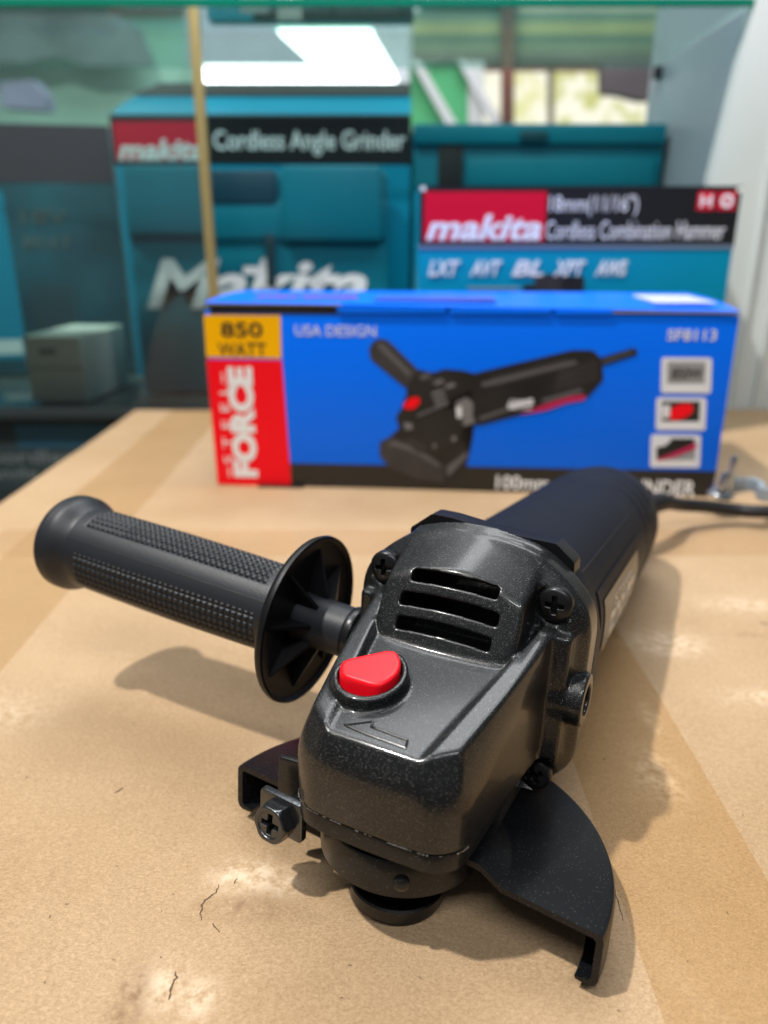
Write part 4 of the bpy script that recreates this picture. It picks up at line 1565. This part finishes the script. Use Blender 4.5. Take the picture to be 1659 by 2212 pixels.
# left: teal tool case (front at 860)
TC, w, h = front_box('tool_case', 'teal plastic tool case with large white lettering, seen across the brass trim', 'tool case', 262, 372, 838, 853, 860, 95, M_teal, bev=5)
k = w / 576.0
bev_box('case_lid', 0, w, -5, 90, h - 66, h - 26, 5, M_teal, TC)
bev_box('lid_latch', w * 0.60, w - 6, -12, 20, h - 66, h + 6, 5, M_teal, TC)
bev_box('lid_latch', 4, w * 0.30, -12, 20, h - 60, h + 6, 5, M_teal, TC)
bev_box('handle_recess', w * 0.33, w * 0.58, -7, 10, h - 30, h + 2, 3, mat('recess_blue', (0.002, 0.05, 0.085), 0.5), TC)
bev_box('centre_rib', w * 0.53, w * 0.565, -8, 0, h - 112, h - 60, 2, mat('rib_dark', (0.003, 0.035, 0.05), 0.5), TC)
ptext(TC, 'Makita', 14, w - 46 * k, h - 136, h - 84, M_wh3, 4.5, shear=0.32, bold=0.03)
slab(TC, 'label_plate', w * 0.44, w * 0.5, h - 100, h - 92, M_wh3, 5.0)

# cordless grinder carton behind the case (front at 965)
CB, w, h = front_box('power_tool_carton', 'tall teal carton with a black and red title band, lid flap tilted open', 'carton', 236, 250, 888, 832, 965, 120, M_teal2)
k = w / 652.0
slab(CB, 'black_header', 0, w, h - 50, h, M_blk2)
slab(CB, 'red_patch', 6 * k, 206 * k, h - 46, h - 6, M_red2, 0.8)
ptext(CB, 'makita', 12 * k, 200 * k, h - 46, h - 24, M_wh2, 1.2, shear=0.25, bold=0.03)
ptext(CB, 'Cordless Angle Grinder', 222 * k, w - 12 * k, h - 41, h - 15, M_wh2, 1.0, bold=0.01)
# raised flap
V = [(0, 0, h), (w, 0, h), (w, 28, h + 36), (52, 28, h + 36), (14, 10, h + 14)]
V += [(x, y + 2.0, z + 0.5) for x, y, z in V]
o = make('lid_flap', V, [(0, 1, 2, 3, 4), (9, 8, 7, 6, 5), (0, 5, 6, 1), (1, 6, 7, 2), (2, 7, 8, 3), (3, 8, 9, 4), (4, 9, 5, 0)], M_teal2, CB, False)
fix_normals(o.data)
V = [(22, 16.5, h + 23), (w, 16.5, h + 23), (w, 27.6, h + 37), (54, 27.6, h + 37)]
V += [(x, y - 1.0, z + 0.2) for x, y, z in V]
o = make('flap_black_band', V, [(0, 1, 2, 3), (7, 6, 5, 4), (0, 4, 5, 1), (1, 5, 6, 2), (2, 6, 7, 3), (3, 7, 4, 0)], M_blk2, CB, False)
fix_normals(o.data)
bev_box('flap_edge', 0, w, -1.0, 1.2, h - 0.5, h + 1.6, 0.3, mat('worn_edge', (0.10, 0.13, 0.14), 0.6), CB)

# right rear: second tool case (front at 960)
RC, w, h = front_box('tool_case', 'wide teal tool case with a black strap, behind the hammer carton', 'tool case', 893, 266, 1440, 835, 960, 100, M_teal, bev=4)
bev_box('case_strap', w * 0.10, w * 0.20, -3, 20, h - 90, h - 8, 2, M_strap, RC)
bev_box('case_rim', 0, w, -6, 60, h - 22, h - 1, 3, M_teal, RC)
bev_box('case_rim', w * 0.21, w * 0.97, -5, 0, h - 78, h - 34, 4, M_teal, RC)
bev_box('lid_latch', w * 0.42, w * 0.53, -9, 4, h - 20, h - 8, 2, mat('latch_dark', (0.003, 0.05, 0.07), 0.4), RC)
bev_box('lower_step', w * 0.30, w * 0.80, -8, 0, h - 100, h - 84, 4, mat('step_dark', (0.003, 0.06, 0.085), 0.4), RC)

# dark pouch standing behind the case at the right
PB = empty('tool_pouch', tuple(at(1445, 600, 1000)))
prop(PB, 'dark grey pouch between the rear teal case and the right wall', 'pouch')
a = at(1445, 600, 1000); b = at(1560, 320, 1000)
P = round_poly([(0, 0), (b.x - a.x, 0), (b.x - a.x - 4, b.z - a.z + 8), (b.x - a.x - 18, b.z - a.z - 6), (18, b.z - a.z - 10), (2, b.z - a.z - 2)], 5, 5)
V, Fc = prism(P, 0, 30, 4)
Mx = Matrix(((1, 0, 0, 0), (0, 0, -1, 30), (0, 1, 0, 0), (0, 0, 0, 1)))
o = make('pouch_body', *xform((V, Fc), Mx), mat('pouch_fabric', (0.035, 0.04, 0.042), 0.8, bump=0.3, bscale=60), PB, True, 30)
fix_normals(o.data)

# dark carton at far left, turned
a = at(292, 815, 1010)
LB = empty('power_tool_carton', (a.x, 1010, 0.3), math.radians(10))
prop(LB, 'dark carton with faint lettering at the far left behind the glass', 'carton')
hL = at(238, 272, 1010).z - 0.3
bev_box('carcass', -330, 0, 0, 140, 0, hL, 1.5, M_tealdk, LB)
slab(LB, 'mauve_band', -330, 0, hL - 62, hL, mat('mauve_print', (0.085, 0.055, 0.075), 0.4), 0.4)
slab(LB, 'teal_stripe', -330, -128, 20, hL - 72, M_teal2, 0.5)
for i, (s, v0, v1) in enumerate((('18V', hL - 108, hL - 92), ('M14 F', hL - 138, hL - 122))):
    ptext(LB, s, -112, -58, v0, v1, mat('faint_ink', (0.10, 0.14, 0.15), 0.5), 1.0, bold=0.02)
for i in range(6):
    slab(LB, 'small_print', -115 + (i % 2) * 4, -62, 60 + i * 9, 63 + i * 9, mat('faint_ink2', (0.05, 0.075, 0.085), 0.5), 0.6)
slab(LB, 'white_label', -170, -132, 26, 44, M_wh3, 0.9)

# small white carton on the shelf
a = at(66, 843, 812); b = at(190, 843, 812); c = at(128, 700, 812)
WB = empty('white_carton', (a.x, 812, 0.3), math.radians(-4))
prop(WB, 'small white carton on the shelf, lower left behind the glass', 'carton')
bev_box('carcass', 0, b.x - a.x, 0, 115, 0, c.z - a.z, 1.2, M_cream, WB)
slab(WB, 'painted_lid_shadow', 0, b.x - a.x, (c.z - a.z) * 0.50, (c.z - a.z) * 0.54, mat('shadow_grey', (0.42, 0.45, 0.40), 0.8), 0.3)  # grey strip painted on as the shadow line of the lid
slab(WB, 'dark_label', 16, 34, (c.z - a.z) * 0.72, (c.z - a.z) * 0.82, mat('label_ink', (0.30, 0.32, 0.30), 0.6), 0.5)

# carton on the lower level at the left
a = at(-60, 1180, 800)
DB = empty('power_tool_carton', (a.x, 800, -330))
prop(DB, 'dark printed carton below the shelf at the far left', 'carton')
bev_box('carcass', 0, 250, 0, 100, 0, 318, 1.5, mat('charcoal_board', (0.06, 0.09, 0.095), 0.5, var=0.4, vscale=10), DB)
V0 = 330 + at(0, 1000, 800).z
slab(DB, 'blue_patch', 70, 180, 330 + at(0, 968, 800).z, 330 + at(0, 918, 800).z, mat('dusty_blue', (0.05, 0.17, 0.25), 0.5), 0.5)
ptext(DB, 'Cordless', 28, 28 + 112, 330 + at(0, 1000, 800).z, 330 + at(0, 972, 800).z, mat('dim_ink', (0.30, 0.36, 0.35), 0.5), 0.9, bold=0.02)
ptext(DB, 'Angle Grinder', 28, 28 + 150, 330 + at(0, 1040, 800).z, 330 + at(0, 1010, 800).z, mat('dim_ink2', (0.30, 0.36, 0.35), 0.5), 0.9, bold=0.02)
slab(DB, 'grey_band', 0, 250, 330 + at(0, 1085, 800).z, 330 + at(0, 1055, 800).z, mat('band_grey', (0.05, 0.075, 0.075), 0.5), 0.5)
slab(DB, 'teal_band', 0, 250, 120, 330 + at(0, 1088, 800).z, M_teal, 0.5)

# carton on the upper shelf
TB, w, h = front_box('power_tool_carton', 'carton on the upper glass shelf, cut off by the top of the photo', 'carton', 440, -90, 895, 62, 850, 20, M_blk2)
TB.location.z = 360.5 * MM
slab(TB, 'teal_side', 0, w * 0.22, 0, h, M_teal, 0.5)
slab(TB, 'grey_label', w * 0.16, w * 0.30, 6, 70, mat('grey_label_print', (0.16, 0.19, 0.19), 0.5), 0.8)
slab(TB, 'pale_patch', w * 0.34, w * 0.46, 0, 34, mat('pale_patch_print', (0.22, 0.24, 0.23), 0.5), 0.8)

# cabinet right wall and post
RW = bev_box('cabinet_side_wall', 324, 332, 790, 1060, -20, 620, 1, M_grey_wall)
prop(RW, 'grey laminate inner side wall of the cabinet at the right', 'wall panel')
CL = bev_box('shelf_clip', 314, 323.7, 1012, 1024, 340, 353, 1, M_blk2)
prop(CL, 'small black clip holding the upper shelf on the grey wall', 'shelf clip')
a = at(1629, 30, 772); b = at(1538, 383, 772)
V = []
zb_, zt = -320, 420
sl_ = (a.x - b.x) / (a.z - b.z)
prof = [(b.x + sl_ * (zt - b.z), zt), (b.x, b.z), (b.x + 14, b.z - 90), (b.x + 22, -20), (b.x + 22, zb_), (620, zb_), (620, zt)]
V, Fc = prism(prof, 0, 16, 2)
Mx = Matrix(((1, 0, 0, 0), (0, 0, -1, 790), (0, 1, 0, 0), (0, 0, 0, 1)))
o = make('cabinet_post', *xform((V, Fc), Mx), M_pale, None, True, 30)
fix_normals(o.data)
prop(o, 'pale grey-green cabinet post and panel along the right edge', 'cabinet post')
for i in range(5):
    bev_box('panel_ridge', 352 + i * 22, 356 + i * 22, 770, 774.5, -320, 420, 1.2, M_pale, o)

# ------------------------------------------------------------------ what stands beyond the cabinet
area_lamp('daylight_lamp', (0.2, 2.0, 2.6), (0.2, 3.2, 0.7), 1.6, 60.0, (0.95, 0.98, 1.0))
YB = 3200.0


def back_panel(name, poly, Y, depth, material, parent=None):
    P = [at(x, y, Y) for x, y in poly]
    P2 = [(q.x, q.z) for q in P]
    V, Fc = prism(P2, 0, depth)
    Mx = Matrix(((1, 0, 0, 0), (0, 0, 1, Y), (0, 1, 0, 0), (0, 0, 0, 1)))
    o = make(name, *xform((V, Fc), Mx), material, parent, False)
    fix_normals(o.data)
    return o


def rect(x0, y0, x1, y1):
    return [(x0, y0), (x1, y0), (x1, y1), (x0, y1)]


bw = back_panel('back_wall', rect(-900, -500, 2600, 1500), YB + 60, 40, mat('mint_wall', (0.34, 0.62, 0.50), 0.7, var=0.08, vscale=2))
prop(bw, 'mint green painted wall far behind the cabinet', 'wall', kind='structure')
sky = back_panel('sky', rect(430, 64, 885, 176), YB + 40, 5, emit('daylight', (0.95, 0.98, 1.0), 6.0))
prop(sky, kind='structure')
sh1 = back_panel('window_shutter', [(400, 8), (560, 8), (606, 74), (676, 139), (400, 139)], YB, 20, mat('shutter_glow_grey', (0.50, 0.50, 0.60), 0.6, var=0.2, vscale=3))  # shutter tone lightened to imitate soft glow around the window
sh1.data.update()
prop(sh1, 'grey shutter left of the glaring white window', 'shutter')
sh2 = back_panel('window_shutter', [(790, 8), (905, 8), (905, 180), (860, 180), (845, 140), (806, 74)], YB, 20, mat('shutter_glow_grey2', (0.60, 0.63, 0.70), 0.6, var=0.3, vscale=3))  # paler shutter, the window's soft glow is put into its colour
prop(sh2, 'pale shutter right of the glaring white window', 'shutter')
ev = back_panel('roof_eave', rect(-900, -300, 2600, 8), YB, 60, mat('eave_grey', (0.14, 0.16, 0.165), 0.7, var=0.4, vscale=3))
prop(ev, 'dark grey eave above the far windows', 'eave')
cl = back_panel('hanging_cloth', [(-300, 24), (250, 30), (300, 60), (330, 140), (190, 141), (120, 120), (60, 134), (-300, 136)], YB - 60, 30, mat('cloth_grey', (0.20, 0.215, 0.24), 0.8, var=0.55, vscale=4))
prop(cl, 'grey patterned cloth hanging high behind the glass pane', 'cloth')
cl2 = back_panel('cloth_bundle', [(0, 178), (70, 172), (95, 205), (98, 238), (0, 230)], YB - 500, 80, mat('lilac_cloth', (0.26, 0.30, 0.42), 0.8, var=0.2, vscale=4))
prop(cl2, 'lilac grey bundle above the dark carton at the far left', 'bundle')
# green tarpaulin with white braces
tp = back_panel('green_tarpaulin', rect(885, 140, 1012, 272), YB - 20, 15, mat('tarp_green', (0.06, 0.34, 0.14), 0.6, var=0.25, vscale=4))
prop(tp, 'bright green tarpaulin beyond the right tool case', 'tarpaulin')
for (x, lb) in ((900, 'white diagonal brace over the middle of the green tarpaulin'), (1000, 'white diagonal brace right of the green tarpaulin')):
    br = back_panel('diagonal_brace', [(x - 12, 130), (x + 6, 130), (x + 90, 272), (x + 66, 272)], YB - 60, 20, mat('brace_white', (0.66, 0.68, 0.70), 0.6))
    prop(br, lb, 'brace', 'white braces by the tarpaulin')
fr = back_panel('window_frame', rect(1012, 130, 1046, 272), YB - 40, 20, mat('frame_white', (0.60, 0.62, 0.62), 0.6))
prop(fr, 'white upright frame between the green tarpaulin and yellow window', 'window frame')
# yellow lit window with panes
ylw = empty('lit_window', tuple(at(1240, 272, YB)))
prop(ylw, 'sunlit yellow window with brown frame beyond the right tool case', 'window')
yo = Vector(ylw.location) / MM


def child_panel(name, poly, Y, depth, material, parent, off):
    o = back_panel(name, poly, Y, depth, material, parent)
    o.location = -Vector(off) * MM
    return o


for i, (x0, x1) in enumerate(((1044, 1086), (1112, 1185), (1196, 1425))):
    child_panel('pane', rect(x0, 152, x1, 290), YB - 10, 10, leafy('sunlit_leaves%d' % i, (1.0, 0.98, 0.80), [(0.62, 0.60, 0.40), (0.80, 0.80, 0.40), (0.60, 0.62, 0.22)][i], 0.95), ylw, yo)
child_panel('frame', rect(1184, 145, 1197, 275), YB - 30, 20, mat('frame_grey', (0.22, 0.20, 0.16), 0.6), ylw, yo)
child_panel('frame', rect(1044, 136, 1425, 153), YB - 30, 20, mat('frame_brown', (0.20, 0.12, 0.10), 0.6), ylw, yo)
ps = back_panel('brown_post', [(1086, -200), (1112, -200), (1110, 290), (1084, 290)], YB - 120, 30, mat('rusty_post', (0.15, 0.06, 0.045), 0.7, var=0.4, vscale=5))
prop(ps, 'brown rusty post crossing the sunlit window', 'post')
hg = back_panel('hanging_sack', [(1300, 130), (1440, 126), (1440, 214), (1385, 216), (1340, 204), (1302, 200)], YB - 200, 60, mat('sack_mauve', (0.15, 0.13, 0.14), 0.9, var=0.3, vscale=4))
prop(hg, 'mauve grey sack hanging in front of the sunlit window', 'sack')
# louvred slats high at the right
lv = empty('louvre', tuple(at(1200, 60, YB - 40)))
prop(lv, 'striped beige and green louvre above the sunlit window', 'louvre')
lo = Vector(lv.location) / MM
cols = [(0.36, 0.34, 0.26), (0.50, 0.47, 0.36), (0.16, 0.24, 0.17), (0.36, 0.37, 0.17), (0.12, 0.18, 0.13), (0.20, 0.24, 0.15), (0.17, 0.16, 0.13)]
ys = [-40, 8, 26, 46, 74, 92, 112, 132]
for i in range(7):
    child_panel('slat', rect(890 if i > 1 else 1115, ys[i], 1440, ys[i + 1]), YB - 40, 20, mat('slat_paint%d' % i, cols[i], 0.6, var=0.25, vscale=4), lv, lo)

fl_ = bev_box('floor', -3000, 3500, -900, 3200, -960, -940, 0, mat('shop_floor', (0.12, 0.115, 0.11), 0.6, var=0.2, vscale=3))
prop(fl_, kind='structure')
for o in list(bpy.data.objects):
    if o.type == 'MESH' and o.parent is None and 'kind' not in o and 'category' not in o:
        print('UNTAGGED', o.name)
